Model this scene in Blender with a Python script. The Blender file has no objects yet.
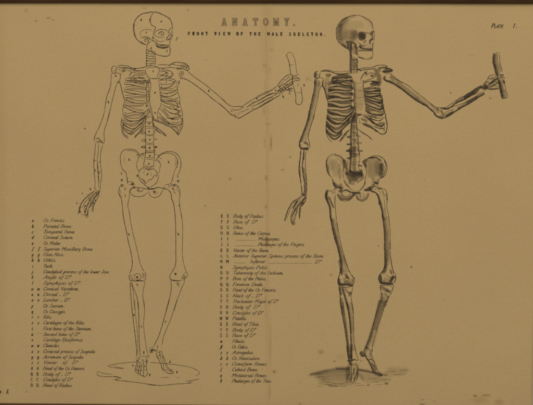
import bpy, math, random
import numpy as np
random.seed(7)
rng = np.random.RandomState(11)
S = 0.001                      # one photograph pixel is one millimetre on the sheet
def X(px): return (px - 266.5) * S
def Z(py): return (202.5 - py) * S
scene = bpy.context.scene
C = scene.collection
# ------------------------------------------------------------------ camera, world, lamps, exposure
DIST = 1.0
cam = bpy.data.cameras.new('camera')
cam.sensor_width = 36.0
cam.lens = 36.0 * DIST / (533 * S)
cam.clip_start = 0.01
cam.clip_end = 50
co = bpy.data.objects.new('camera', cam)
C.objects.link(co)
co.location = (0, -DIST, 0)
co.rotation_euler = (math.radians(90), 0, 0)
scene.camera = co
w = bpy.data.worlds.new('World')
scene.world = w
w.use_nodes = True
bg = w.node_tree.nodes['Background']
bg.inputs[0].default_value = (1.0, 0.86, 0.66, 1)
bg.inputs[1].default_value = 0.18
def area(name, loc, target, size, energy, col):
    l = bpy.data.lights.new(name, 'AREA')
    l.size = size
    l.energy = energy
    l.color = col
    o = bpy.data.objects.new(name, l)
    C.objects.link(o)
    o.location = loc
    d = np.array(target, float) - np.array(loc, float)
    from mathutils import Vector
    o.rotation_euler = Vector(d).to_track_quat('-Z', 'Y').to_euler()
    return o
area('room_lamp', (0.10, -2.3, 1.35), (0, 0, 0), 1.8, 60, (1.0, 0.895, 0.74))
scene.view_settings.view_transform = 'Standard'
scene.view_settings.look = 'None'
scene.view_settings.exposure = 0
scene.view_settings.gamma = 1
scene.cycles.filter_width = 1.9
scene.cycles.use_denoising = False
# ------------------------------------------------------------------ helpers
def tag(o, label=None, cat=None, kind=None, group=None):
    if label: o['label'] = label
    if cat: o['category'] = cat
    if kind: o['kind'] = kind
    if group: o['group'] = group
    return o
def cockle(x, z):
    """gentle waviness of the old sheet, towards the camera is negative y"""
    a = 0.00035 * np.sin(9.0 * x + 1.3 + 3.0 * z) * np.cos(11.0 * z - 0.7)
    a = a + 0.00018 * np.sin(31.0 * x - 14.0 * z + 0.4) * np.sin(17 * z + 6 * x)
    a = a - 0.00028 * np.exp(-((x - 0.0025 - 0.004 * z) / 0.0022) ** 2)     # centre fold
    return a
class Ink:
    """collects flat ink strokes (photograph pixels) and links them as one mesh lying on the sheet"""
    def __init__(s):
        s.v, s.f = [], []
    def lift(s):
        return random.random() * 0.05
    def ribbon(s, P, W):
        P = np.asarray(P, float); n = len(P)
        if n < 2: return
        T = np.gradient(P, axis=0)
        L = np.hypot(T[:, 0], T[:, 1]) + 1e-9
        N = np.stack([-T[:, 1] / L, T[:, 0] / L], 1)
        W = np.broadcast_to(np.asarray(W, float), (n,))
        h = s.lift(); b = len(s.v)
        for p, q, wd in zip(P, N, W):
            s.v.append((p[0] + q[0] * wd / 2, p[1] + q[1] * wd / 2, h))
            s.v.append((p[0] - q[0] * wd / 2, p[1] - q[1] * wd / 2, h))
        for i in range(n - 1):
            a = b + 2 * i
            s.f.append((a, a + 1, a + 3, a + 2))
    def stroke(s, pts, wd, smooth=True, taper=0.45, wob=0.22):
        P = spline(pts) if smooth and len(pts) > 2 else resample(pts)
        n = len(P)
        t = np.linspace(0, 1, n)
        e = np.minimum(1, np.minimum(t, 1 - t) * n / 5.0)
        W = wd * ((1 - taper) + taper * e)
        ph = random.random() * 6.3
        W = W * (1 + wob * np.sin(np.arange(n) * 0.55 + ph) * np.cos(np.arange(n) * 0.21 + 2 * ph) + wob * 0.5 * (rng.rand(n) - .5))
        s.ribbon(P, W)
    def dot(s, x, y, r):
        h = s.lift(); b = len(s.v); k = 9
        for i in range(k):
            a = 6.2832 * i / k; rr = r * (0.8 + 0.4 * random.random())
            s.v.append((x + rr * math.cos(a), y + rr * math.sin(a), h))
        s.f.append(tuple(range(b, b + k)))
    def build(s, name, parent, mat):
        me = bpy.data.meshes.new(name)
        if s.v:
            A = np.array(s.v)
            x = X(A[:, 0]); z = Z(A[:, 1])
            y = cockle(x, z) - 0.00010 - A[:, 2] * 0.001
            me.from_pydata(np.stack([x, y, z], 1).tolist(), [], s.f)
        me.materials.append(mat)
        o = bpy.data.objects.new(name, me)
        C.objects.link(o)
        o.parent = parent
        if parent is not None: o.matrix_parent_inverse = ROOTINV
        return o
def spline(pts, step=0.55):
    P = np.asarray(pts, float)
    Q = np.vstack([2 * P[0] - P[1], P, 2 * P[-1] - P[-2]])
    out = []
    for i in range(1, len(Q) - 2):
        p0, p1, p2, p3 = Q[i - 1], Q[i], Q[i + 1], Q[i + 2]
        n = max(2, int(np.hypot(*(p2 - p1)) / step))
        t = (np.arange(n) / n)[:, None]
        out.append(0.5 * (2 * p1 + (p2 - p0) * t + (2 * p0 - 5 * p1 + 4 * p2 - p3) * t ** 2 + (3 * p1 - p0 - 3 * p2 + p3) * t ** 3))
    out.append(P[-1:])
    return np.vstack(out)
def resample(pts, step=0.8):
    P = np.asarray(pts, float); out = []
    for a, b in zip(P[:-1], P[1:]):
        n = max(1, int(np.hypot(*(b - a)) / step))
        out.append(a + (b - a) * (np.arange(n) / n)[:, None])
    out.append(P[-1:])
    return np.vstack(out)
def inside(x, y, poly):
    c = np.zeros(len(x), bool)
    for (x1, y1), (x2, y2) in zip(poly, poly[1:] + poly[:1]):
        if y1 == y2: continue
        k = ((y1 > y) != (y2 > y)) & (x < (x2 - x1) * (y - y1) / (y2 - y1) + x1)
        c ^= k
    return c
def hatch(ink, prims, ang, sp=0.46, gain=1.0, soft=2.1, clips=()):
    """engraver's parallel lines whose thickness follows the printed tone"""
    if not prims: return
    lo = np.min([np.min(p, 0) - 2.8 * r for p, r, a in prims], 0)
    hi = np.max([np.max(p, 0) + 2.8 * r for p, r, a in prims], 0)
    c, s_ = math.cos(ang), math.sin(ang)
    cen = (lo + hi) / 2; R = np.hypot(*(hi - lo)) / 2
    st = 0.45
    u = np.arange(-R, R, st)
    for k, v in enumerate(np.arange(-R, R, sp)):
        vv = v + (rng.rand() - .5) * sp * 0.2
        bow = 0.35 * np.sin(u * 0.21 + k * 0.13)
        x = cen[0] + u * c - (vv + bow) * s_; y = cen[1] + u * s_ + (vv + bow) * c
        ok = (x > lo[0]) & (x < hi[0]) & (y > lo[1]) & (y < hi[1])
        if ok.sum() < 2: continue
        T = np.zeros_like(x)
        for P, r, a in prims:
            d = np.full_like(x, 1e9)
            if len(P) == 1:
                d = np.hypot(x - P[0][0], y - P[0][1])
            for A, B in zip(P[:-1], P[1:]):
                e = B - A; l2 = e @ e + 1e-9
                t = np.clip(((x - A[0]) * e[0] + (y - A[1]) * e[1]) / l2, 0, 1)
                d = np.minimum(d, np.hypot(x - A[0] - t * e[0], y - A[1] - t * e[1]))
            T = 1 - (1 - T) * (1 - a * np.exp(-(d / r) ** soft))
        if clips:
            m_ = np.zeros(len(x), bool)
            for q in clips: m_ |= inside(x, y, q)
            ok = ok & m_
        T = np.where(ok, T * gain, 0)
        T = T * (0.93 + 0.14 * rng.rand(len(T)))
        on = T > 0.05
        i = 0; n = len(T)
        while i < n:
            if not on[i]: i += 1; continue
            j = i
            while j < n and on[j]: j += 1
            if j - i >= 2:
                Wd = np.clip(T[i:j], 0, 0.97) * sp
                ink.ribbon(np.stack([x[i:j], y[i:j]], 1), Wd)
            i = j
# ------------------------------------------------------------------ materials
def mat(name):
    m = bpy.data.materials.new(name); m.use_nodes = True
    nt = m.node_tree
    return m, nt, nt.nodes, nt.links, nt.nodes['Principled BSDF']
def make_ink(name, col, var=0.5):
    m, nt, N, L, P = mat(name)
    tc = N.new('ShaderNodeTexCoord')
    no = N.new('ShaderNodeTexNoise'); no.inputs['Scale'].default_value = 260; no.inputs['Detail'].default_value = 3
    L.new(tc.outputs['Object'], no.inputs['Vector'])
    mx = N.new('ShaderNodeMix'); mx.data_type = 'RGBA'
    mx.inputs['A'].default_value = (*col, 1)
    mx.inputs['B'].default_value = (*[min(1, c * (1 + 3 * var)) for c in col], 1)
    mr = N.new('ShaderNodeMapRange'); mr.inputs[1].default_value = .4; mr.inputs[2].default_value = .75
    L.new(no.outputs['Fac'], mr.inputs[0]); L.new(mr.outputs[0], mx.inputs['Factor'])
    L.new(mx.outputs['Result'], P.inputs['Base Color'])
    P.inputs['Roughness'].default_value = .75
    P.inputs['Specular IOR Level'].default_value = .2
    return m
INK = make_ink('printing_ink', (0.034, 0.026, 0.017))
INK_GREY = make_ink('worn_lettering_ink', (0.066, 0.049, 0.030))
# stains of the sheet: x, y, radius x, radius y, strength, dark(1) or rust(0)
STAINS = [
 (144.4, 8, 2.2, 1.2, .35, 0), (48.4, 18, 2.4, 1.2, .5, 0), (36, 21, 1.6, 1.1, .4, 1), (53, 20, 1.5, 1, .3, 1), (26, 10.5, 2.2, 2, .2, 1),
 (272, 50, 2.2, 1.7, .35, 0), (264.5, 65.5, 2.6, 2, .4, 0), (268, 70, 4, 5, .2, 0), (307.7, 79, 2.4, 2, .35, 0),
 (84.9, 128.6, .95, .85, .95, 1), (230, 179, 1.5, 1.8, .6, 0), (205, 206, .9, .8, .7, 1), (411.5, 267, 1.0, .9, .95, 1), (321, 352, 3.2, 2.6, .45, 0),
 (274.3, 371.7, 1.9, 1.7, .75, 0), (262, 369, 1.4, 1.0, .35, 0), (361, 361, 1.0, .8, .6, 1), (378.5, 246, 1.0, .9, .6, 1), (450.8, 93, 1.3, 1.2, .45, 1),
 (290, 157, 1.2, 1, .5, 1), (282.5, 170, 1.6, 1.2, .4, 1), (490.3, 98.3, 1.5, 1.3, .45, 1), (334.5, 361.4, 1.0, .6, .95, 1), (331, 275, 2, 2, .35, 0),
 (267, 241, 1.5, 6.5, .8, 0), (266.5, 241, 3.5, 3, .3, 0), (475, 396, 2.2, 1.5, .75, 0), (486, 395.2, 5.0, 1.3, .55, 0), (480, 400, 9, 4, .25, 0), (499, 402, 5, 3, .35, 0),
 (422.5, 399.5, .8, .9, .6, 1), (422, 404.5, 3, 1.4, .55, 1), (434, 401, .8, .8, .4, 1),
 (271, 143, 1.2, 8.5, .6, 0), (264.5, 143, .9, 6, .3, 0), (266.5, 178, 2.2, 3, .4, 0), (266, 207, 2.0, 2.2, .45, 0), (283, 170, 1, 1, .4, 1), (268, 124, 3, 1.5, .3, 0),
 (264, 110, 2, 6, .25, 0), (309, 80, 2, 1.5, .2, 0), (270.3, 346, 1.3, 26, .26, 0), (269.5, 392, 1.4, 9, .3, 0), (265.5, 300, .9, 26, .2, 0), (265.5, 30, 1.2, 20, .2, 0),
 (265, 88, 1, 10, .2, 0), (40, 333.5, 2.6, .7, .35, 0), (90.5, 221, 1, .8, .4, 0), (472, 55, 4, .6, .25, 0), (300, 382, 1.6, 1.2, .2, 0), (188, 10, 1.5, 1.5, .3, 1),
 (268.2, 200, 1.0, 230, .16, 0), (266.3, 205, .7, 235, .12, 1), (267, 30, 7, 45, .12, 0), (0, 200, 7, 260, .10, 0), (520, 5, 60, 5, .10, 0), (62, 92, 1.2, .8, .2, 0), (26.5, 392, 1.8, 1.2, .2, 1), (445, 300, 1.2, 1, .2, 0),
 (300, 404, 2, 2, .4, 0), (341, 357, 5, 3, .15, 0), (206, 60, 1, 1, .25, 1), (410, 300, 1, .8, .2, 0), (425, 180, 1, 1, .25, 1), (60, 170, 1, .9, .2, 1),
]
def make_paper():
    m, nt, N, L, P = mat('aged_paper')
    geo = N.new('ShaderNodeNewGeometry')
    mp = N.new('ShaderNodeVectorMath'); mp.operation = 'MULTIPLY_ADD'      # to sheet millimetres
    mp.inputs[1].default_value = (1000, 0, -1000); mp.inputs[2].default_value = (266.5, 0, 202.5)
    tc = N.new('ShaderNodeTexCoord')
    L.new(tc.outputs['Object'], mp.inputs[0])
    def noise(scale, detail, rough=.5, vec=None, dist=0):
        n = N.new('ShaderNodeTexNoise'); n.inputs['Scale'].default_value = scale
        n.inputs['Detail'].default_value = detail; n.inputs['Roughness'].default_value = rough; n.inputs['Distortion'].default_value = dist
        L.new(vec or mp.outputs[0], n.inputs['Vector']); return n
    def mrange(src, a, b, c, d):
        r = N.new('ShaderNodeMapRange'); r.inputs[1].default_value = a; r.inputs[2].default_value = b
        r.inputs[3].default_value = c; r.inputs[4].default_value = d
        L.new(src, r.inputs[0]); return r.outputs[0]
    def math_(op, a, b):
        k = N.new('ShaderNodeMath'); k.operation = op
        for i, q in enumerate((a, b)):
            if isinstance(q, (int, float)): k.inputs[i].default_value = q
            else: L.new(q, k.inputs[i])
        return k.outputs[0]
    def mix(fac, a, b, mode='MIX'):
        k = N.new('ShaderNodeMix'); k.data_type = 'RGBA'; k.blend_type = mode
        for nm, q in (('Factor', fac), ('A', a), ('B', b)):
            if isinstance(q, (int, float)): k.inputs[nm].default_value = q
            elif isinstance(q, tuple): k.inputs[nm].default_value = (*q, 1)
            else: L.new(q, k.inputs[nm])
        return k.outputs['Result']
    base = mix(mrange(noise(.011, 3).outputs['Fac'], .32, .68, 0, 1), PAPER_A, PAPER_B)
    # blotchy ageing: pinkish and greenish patches a few millimetres wide
    base = mix(mrange(noise(.16, 2, .6).outputs['Fac'], .5, .78, 0, .55), base, PAPER_PINK)
    v2 = N.new('ShaderNodeVectorMath'); v2.operation = 'ADD'; v2.inputs[1].default_value = (311, 5, 77); L.new(mp.outputs[0], v2.inputs[0])
    base = mix(mrange(noise(.13, 2, .6, v2.outputs[0]).outputs['Fac'], .52, .8, 0, .5), base, PAPER_GREEN)
    # fibres and grain
    g = mrange(noise(.55, 4, .7).outputs['Fac'], .3, .7, .925, 1.07)
    base = mix(1.0, base, g, 'MULTIPLY')
    st = N.new('ShaderNodeVectorMath'); st.operation = 'MULTIPLY'; st.inputs[1].default_value = (.05, 1, .6); L.new(mp.outputs[0], st.inputs[0])
    base = mix(1.0, base, mrange(noise(1, 2, .5, st.outputs[0]).outputs['Fac'], .3, .7, .988, 1.01), 'MULTIPLY')
    # specks
    vo = N.new('ShaderNodeTexVoronoi'); vo.inputs['Scale'].default_value = .045; L.new(mp.outputs[0], vo.inputs['Vector'])
    base = mix(mrange(vo.outputs['Distance'], .012, .03, .35, 0), base, (.20, .13, .055))
    # individual stains
    wob = noise(.5, 2); wv = N.new('ShaderNodeVectorMath'); wv.operation = 'MULTIPLY_ADD'
    wv.inputs[1].default_value = (2.2, 0, 2.2); L.new(wob.outputs['Color'], wv.inputs[0])
    off = N.new('ShaderNodeVectorMath'); off.operation = 'ADD'; off.inputs[1].default_value = (-1.1, 0, -1.1)
    L.new(mp.outputs[0], off.inputs[0]); L.new(off.outputs[0], wv.inputs[2])
    acc = {0: None, 1: None}
    for (x, y, rx, ry, a, k) in STAINS:
        d = N.new('ShaderNodeVectorMath'); d.operation = 'MULTIPLY_ADD'
        d.inputs[1].default_value = (1 / rx, 0, 1 / ry); d.inputs[2].default_value = (-x / rx, 0, -y / ry)
        L.new((off if rx < 1.05 and ry < 1.05 else wv).outputs[0], d.inputs[0])
        if rx < 1.05 and ry < 1.05: d.inputs[2].default_value = (-(x - 1.1) / rx, 0, -(y - 1.1) / ry)
        ln = N.new('ShaderNodeVectorMath'); ln.operation = 'LENGTH'; L.new(d.outputs[0], ln.inputs[0])
        r = N.new('ShaderNodeMapRange'); r.interpolation_type = 'SMOOTHSTEP'
        r.inputs[1].default_value = .25; r.inputs[2].default_value = 1.45; r.inputs[3].default_value = a; r.inputs[4].default_value = 0
        L.new(ln.outputs['Value'], r.inputs[0])
        acc[k] = r.outputs[0] if acc[k] is None else math_('MAXIMUM', acc[k], r.outputs[0])
    base = mix(acc[0], base, (.235, .125, .036))
    base = mix(acc[1], base, (.085, .058, .026))
    L.new(base, P.inputs['Base Color'])
    P.inputs['Roughness'].default_value = .9
    P.inputs['Specular IOR Level'].default_value = .15
    bp = N.new('ShaderNodeBump'); bp.inputs['Strength'].default_value = .25; bp.inputs['Distance'].default_value = .0004
    L.new(noise(.6, 4, .6).outputs['Fac'], bp.inputs['Height']); L.new(bp.outputs[0], P.inputs['Normal'])
    return m
PAPER_A, PAPER_B = (.450, .339, .180), (.474, .361, .191)
PAPER_PINK, PAPER_GREEN = (.475, .327, .190), (.428, .346, .152)
PAPER = make_paper()
def make_wood():
    m, nt, N, L, P = mat('dark_stained_wood')
    tc = N.new('ShaderNodeTexCoord')
    mpn = N.new('ShaderNodeMapping'); mpn.inputs['Scale'].default_value = (18, 160, 160)
    L.new(tc.outputs['Object'], mpn.inputs[0])
    no = N.new('ShaderNodeTexNoise'); no.inputs['Scale'].default_value = 1; no.inputs['Detail'].default_value = 5; no.inputs['Distortion'].default_value = .6
    L.new(mpn.outputs[0], no.inputs['Vector'])
    cr = N.new('ShaderNodeValToRGB')
    cr.color_ramp.elements[0].position = .35; cr.color_ramp.elements[0].color = (.045, .020, .008, 1)
    cr.color_ramp.elements[1].position = .7; cr.color_ramp.elements[1].color = (.085, .040, .015, 1)
    L.new(no.outputs['Fac'], cr.inputs[0]); L.new(cr.outputs[0], P.inputs['Base Color'])
    P.inputs['Roughness'].default_value = .38
    return m
WOOD = make_wood()
def make_board():
    m, nt, N, L, P = mat('grey_backing_card')
    tc = N.new('ShaderNodeTexCoord')
    no = N.new('ShaderNodeTexNoise'); no.inputs['Scale'].default_value = 220; no.inputs['Detail'].default_value = 4
    L.new(tc.outputs['Object'], no.inputs['Vector'])
    cr = N.new('ShaderNodeValToRGB')
    cr.color_ramp.elements[0].color = (.36, .29, .22, 1); cr.color_ramp.elements[1].color = (.46, .38, .30, 1)
    L.new(no.outputs['Fac'], cr.inputs[0]); L.new(cr.outputs[0], P.inputs['Base Color'])
    P.inputs['Roughness'].default_value = .85
    return m
BOARD = make_board()
# ------------------------------------------------------------------ the picture frame
from mathutils import Matrix, Vector
FRAME_LOC = Vector((0, 0.004, Z(437)))
frame = bpy.data.objects.new('picture_frame', None); C.objects.link(frame)
frame.location = FRAME_LOC
tag(frame, 'dark brown wooden picture frame around the old anatomy sheet, its top rail seen above', 'picture frame')
corners = [(-13.0, 2.7), (546.0, 3.4), (546.0, 407.2), (-13.0, 403.0)]          # inner edge, sheet pixels
PROFILE = [(0, -.0015), (0, .0036), (.0010, .0048), (.0045, .0070), (.0085, .0110), (.013, .0150), (.020, .0158), (.026, .0135), (.030, .0085), (.030, -.007), (.004, -.007)]
SIGN = [(-1, 1), (1, 1), (1, -1), (-1, -1)]
for k in range(4):
    c0, c1 = corners[k], corners[(k + 1) % 4]; s0, s1 = SIGN[k], SIGN[(k + 1) % 4]
    vs, fs = [], []
    NS = 24
    for i in range(NS + 1):
        t = i / NS
        for (o, h) in PROFILE:
            a = Vector((X(c0[0]) + s0[0] * o, -h, Z(c0[1]) + s0[1] * o)); b = Vector((X(c1[0]) + s1[0] * o, -h, Z(c1[1]) + s1[1] * o))
            vs.append(a.lerp(b, t) - FRAME_LOC)
    n = len(PROFILE)
    for i in range(NS):
        for j in range(n):
            a, b = i * n + j, i * n + (j + 1) % n
            fs.append((a, b, b + n, a + n))
    fs.append(tuple(range(n))); fs.append(tuple(range(NS * n, NS * n + n))[::-1])
    me = bpy.data.meshes.new('frame_rail'); me.from_pydata(vs, [], fs); me.materials.append(WOOD)
    o = bpy.data.objects.new('frame_rail', me); C.objects.link(o); o.parent = frame
    bv = o.modifiers.new('soft_edges', 'BEVEL'); bv.width = .0004; bv.segments = 2
bme = bpy.data.meshes.new('backing_card')
x0, x1, z0, z1 = X(-16), X(549), Z(412), Z(-2)
bv_ = [Vector((x, y, z)) - FRAME_LOC for y in (.00095, .0040) for x, z in ((x0, z0), (x1, z0), (x1, z1), (x0, z1))]
bme.from_pydata(bv_, [], [(0, 1, 2, 3), (7, 6, 5, 4), (0, 4, 5, 1), (1, 5, 6, 2), (2, 6, 7, 3), (3, 7, 4, 0)])
bme.materials.append(BOARD)
bo = bpy.data.objects.new('backing_card', bme); C.objects.link(bo); bo.parent = frame
tag(bo, 'grey card behind the sheet, showing as a sliver past its right edge')
# ------------------------------------------------------------------ the printed sheet
root = bpy.data.objects.new('anatomical_print', None); C.objects.link(root)
ROOT_LOC = Vector((0, 0, Z(405)))
root.location = ROOT_LOC
ROOTINV = Matrix.Translation(-ROOT_LOC)
tag(root, 'yellowed old anatomy plate printed with two skeletons, one outlined and one shaded', 'anatomical print')
GX, GZ = 300, 230
def edge(u, v):
    # u 0..1 left to right, v 0..1 top to bottom; the sheet is cut a little out of square
    xl = -9.0; xr = 540.0 - 8.0 * v
    yt = 0.2; yb = 406.0 + 0.0078 * (xl + (xr - xl) * u)
    return xl + (xr - xl) * u + (0.10 * math.sin(37 * v) if u > .99 else 0), yt + (yb - yt) * v
us = np.linspace(0, 1, GX + 1); vsn = np.linspace(0, 1, GZ + 1)
pv = []
for v in vsn:
    for u in us:
        a, b = edge(u, v); x, z = X(a), Z(b)
        pv.append((x, float(cockle(x, z)), z))
pf = [(j * (GX + 1) + i, (j + 1) * (GX + 1) + i, (j + 1) * (GX + 1) + i + 1, j * (GX + 1) + i + 1) for j in range(GZ) for i in range(GX)]
pme = bpy.data.meshes.new('paper_sheet'); pme.from_pydata(pv, [], pf); pme.materials.append(PAPER)
pme.polygons.foreach_set('use_smooth', [True] * len(pf))
po = bpy.data.objects.new('paper_sheet', pme); C.objects.link(po); po.parent = root; po.matrix_parent_inverse = ROOTINV
sm = po.modifiers.new('thickness', 'SOLIDIFY'); sm.thickness = .0002; sm.offset = -1
# ------------------------------------------------------------------ lettering: a small engraver's alphabet of pen strokes
G = {}
def glyph(ch, adv, *strokes):
    G[ch] = (adv, [[tuple(float(q) for q in p.split(',')) for p in s.lstrip('~').split()] for s in strokes], [s.startswith('~') for s in strokes])
glyph('a', .85, '~.62,.9 .35,1 .08,.55 .18,.05 .42,.1 .6,.6', '~.66,1 .57,.35 .62,.03 .82,.2')
glyph('b', .78, '~.2,1.75 .1,.8 .12,.15 .34,0 .6,.3 .6,.75 .4,.98 .15,.7')
glyph('c', .72, '~.6,.82 .42,1 .15,.8 .06,.4 .2,.03 .42,.03 .62,.25')
glyph('d', .85, '~.6,.9 .33,1 .08,.55 .18,.05 .42,.1 .58,.5', '~.7,1.75 .58,.5 .62,.03 .82,.2')
glyph('e', .72, '~.1,.48 .42,.52 .58,.76 .42,1 .15,.8 .06,.4 .2,.03 .42,.03 .62,.25')
glyph('f', .55, '~.72,1.55 .58,1.76 .42,1.5 .26,.3 .12,-.5 -.08,-.62', '.08,.95 .58,.95')
glyph('g', .82, '~.6,.9 .33,1 .08,.55 .18,.05 .42,.1 .58,.5', '~.66,1 .56,.1 .4,-.6 .12,-.66 -.02,-.42')
glyph('h', .86, '~.24,1.75 .14,.8 .06,0', '~.1,.4 .3,.9 .52,.95 .56,.7 .5,.2 .6,.02 .82,.2')
glyph('i', .44, '~.2,1 .12,.35 .18,.02 .38,.2', '.24,1.36 .27,1.5')
glyph('j', .44, '~.22,1 .12,.1 -.02,-.6 -.2,-.62', '.26,1.36 .29,1.5')
glyph('k', .8, '~.24,1.75 .14,.8 .06,0', '~.58,.95 .36,.6 .14,.5', '~.22,.54 .42,.2 .58,.02 .78,.18')
glyph('l', .42, '~.26,1.75 .14,.7 .14,.1 .24,.02 .4,.2')
glyph('m', 1.28, '~.02,.8 .16,.98 .15,.6 .08,0', '~.12,.4 .32,.9 .5,.95 .52,.7 .46,0', '~.5,.4 .7,.9 .88,.95 .92,.7 .88,.2 .98,.02 1.2,.2')
glyph('n', .88, '~.02,.8 .16,.98 .15,.6 .08,0', '~.12,.4 .32,.9 .52,.95 .55,.7 .5,.2 .6,.02 .82,.2')
glyph('o', .76, '~.36,1 .12,.78 .08,.35 .26,.02 .5,.16 .62,.6 .5,.95 .36,1')
glyph('p', .8, '~.2,1 .12,.3 .02,-.7', '~.14,.55 .36,.98 .58,.85 .56,.35 .34,.0 .12,.2', '-.08,-.7 .16,-.7')
glyph('q', .8, '~.6,.9 .33,1 .08,.55 .18,.05 .42,.1 .58,.5', '~.66,1 .58,.3 .5,-.7', '.38,-.7 .64,-.7')
glyph('r', .62, '~.04,.8 .18,.98 .16,.6 .1,0', '~.14,.45 .32,.9 .52,.98 .58,.84')
glyph('s', .62, '~.54,.82 .36,1 .16,.82 .3,.56 .48,.3 .34,.02 .12,.04 .04,.22')
glyph('t', .5, '~.26,1.4 .14,.5 .18,.05 .3,.02 .46,.22', '.04,.95 .46,.95')
glyph('u', .88, '~.04,.85 .16,.98 .12,.4 .2,.03 .4,.12 .56,.6', '~.64,1 .56,.35 .62,.03 .84,.2')
glyph('v', .72, '~.04,.85 .16,.98 .2,.5 .22,.02 .46,.4 .6,.98')
glyph('w', 1.06, '~.04,.85 .16,.98 .2,.5 .22,.02 .42,.4 .54,.9', '~.54,.9 .56,.4 .6,.02 .84,.4 .96,.98')
glyph('x', .76, '~.06,.85 .2,.98 .36,.5 .5,.02 .68,.16', '.66,.96 .06,.04')
glyph('y', .8, '~.06,.85 .18,.98 .16,.4 .26,.05 .46,.2 .6,.6', '~.66,1 .54,.0 .36,-.6 .1,-.64')
glyph('z', .68, '.1,.94 .58,.94 .06,.06 .56,.06')
glyph('.', .34, '.13,-.06 .13,.28')
glyph(',', .34, '~.14,.1 .14,-.1 .04,-.28')
glyph('\u00ba', .5, '~.26,1.7 .12,1.56 .14,1.25 .3,1.15 .44,1.3 .42,1.6 .26,1.7')
glyph('\u00e6', 1.22, '~.62,.9 .35,1 .08,.55 .18,.05 .42,.1 .6,.6', '~.58,.48 .92,.54 1.04,.78 .88,1 .62,.75 .56,.35 .7,.03 .9,.03 1.1,.25')
glyph('A', 1.25, '~.02,.0 .3,.3 .6,1 .92,1.72', '.92,1.72 1.02,0', '.42,.6 .98,.6', '.9,0 1.16,0', '-.08,0 .2,0')
glyph('B', 1.15, '.32,1.7 .12,0', '~.16,1.7 .7,1.7 .98,1.4 .8,1.0 .3,.92', '~.3,.92 .86,.86 1.0,.45 .76,.05 .0,0')
glyph('C', 1.1, '~1.0,1.35 .84,1.7 .44,1.55 .14,.9 .22,.2 .56,0 .92,.35', '1.0,1.7 .98,1.3')
glyph('D', 1.25, '.34,1.7 .14,0', '~.12,1.7 .7,1.7 1.12,1.2 1.04,.5 .7,.04 .0,0')
glyph('E', 1.1, '.34,1.7 .14,0', '.16,1.7 1.02,1.7 1.0,1.36', '.26,.9 .7,.9', '.7,1.1 .66,.7', '.0,0 .88,0 .94,.36')
glyph('F', 1.05, '.34,1.7 .14,0', '.16,1.7 1.02,1.7 1.0,1.36', '.26,.9 .7,.9', '.7,1.1 .66,.7', '.0,0 .36,0')
glyph('G', 1.2, '~1.0,1.35 .84,1.7 .44,1.55 .14,.9 .22,.2 .56,0 .96,.25', '.96,.7 .9,.05', '.72,.72 1.1,.72')
glyph('H', 1.3, '.32,1.7 .12,0', '1.06,1.7 .9,0', '.22,.88 .96,.88', '.14,1.7 .5,1.7', '.9,1.7 1.24,1.7', '-.04,0 .3,0', '.72,0 1.06,0')
glyph('I', .62, '.36,1.7 .18,0', '.16,1.7 .56,1.7', '.0,0 .38,0')
glyph('J', .75, '~.54,1.7 .44,.4 .3,.02 .06,.05 .02,.3', '.34,1.7 .74,1.7')
glyph('K', 1.2, '.32,1.7 .12,0', '1.02,1.7 .24,.8', '.46,1.0 .96,0', '.14,1.7 .5,1.7', '.84,1.7 1.14,1.7', '-.04,0 .3,0', '.8,0 1.12,0')
glyph('L', 1.0, '.34,1.7 .16,0', '.16,1.7 .54,1.7', '.0,0 .84,0 .92,.4')
glyph('M', 1.62, '.32,1.7 .12,0', '.36,1.7 .72,.55', '1.24,1.7 .72,.55', '1.28,1.7 1.18,0', '.14,1.7 .4,1.7', '1.24,1.7 1.5,1.7', '-.04,0 .28,0', '.98,0 1.36,0')
glyph('N', 1.3, '.3,1.7 .12,0', '.3,1.7 .92,0', '1.08,1.7 .92,0', '.12,1.7 .34,1.7', '.92,1.7 1.26,1.7', '-.04,0 .28,0')
glyph('O', 1.2, '~.62,1.7 .26,1.45 .12,.8 .26,.14 .58,0 .92,.3 1.04,.95 .9,1.5 .62,1.7')
glyph('P', 1.05, '.34,1.7 .14,0', '~.14,1.7 .74,1.7 .98,1.3 .82,.9 .28,.82', '.0,0 .36,0')
glyph('Q', 1.2, '~.62,1.7 .26,1.45 .12,.8 .26,.14 .58,0 .92,.3 1.04,.95 .9,1.5 .62,1.7', '~.5,.3 .8,.1 1.06,-.25')
glyph('R', 1.2, '.34,1.7 .14,0', '~.14,1.7 .74,1.7 .98,1.35 .82,.98 .28,.9', '~.6,.9 .8,.3 .98,0 1.14,.06', '.0,0 .34,0')
glyph('S', 1.0, '~.86,1.4 .66,1.7 .32,1.5 .38,1.05 .74,.7 .78,.25 .46,0 .14,.1 .04,.4')
glyph('T', 1.1, '.62,1.7 .48,0', '.14,1.34 .18,1.7 1.06,1.7 1.04,1.34', '.28,0 .68,0')
glyph('U', 1.25, '~.3,1.7 .16,.5 .36,0 .74,.1 .92,.6 1.04,1.7', '.12,1.7 .48,1.7', '.9,1.7 1.2,1.7')
glyph('V', 1.2, '.22,1.7 .52,0', '1.04,1.7 .52,0', '.06,1.7 .42,1.7', '.9,1.7 1.2,1.7')
glyph('W', 1.6, '.2,1.7 .42,0', '.84,1.7 .42,0', '.84,1.7 1.04,0', '1.48,1.7 1.04,0', '.04,1.7 .4,1.7', '1.34,1.7 1.64,1.7')
glyph('X', 1.2, '.24,1.7 .92,0', '1.02,1.7 .14,0', '.08,1.7 .42,1.7', '.86,1.7 1.16,1.7', '-.02,0 .3,0', '.74,0 1.08,0')
glyph('Y', 1.15, '.2,1.7 .6,.8', '1.04,1.7 .6,.8 .52,0', '.06,1.7 .4,1.7', '.88,1.7 1.18,1.7', '.34,0 .7,0')
glyph('Z', 1.05, '.2,1.36 .24,1.7 .98,1.7 .08,0 .86,0 .92,.38')
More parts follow.
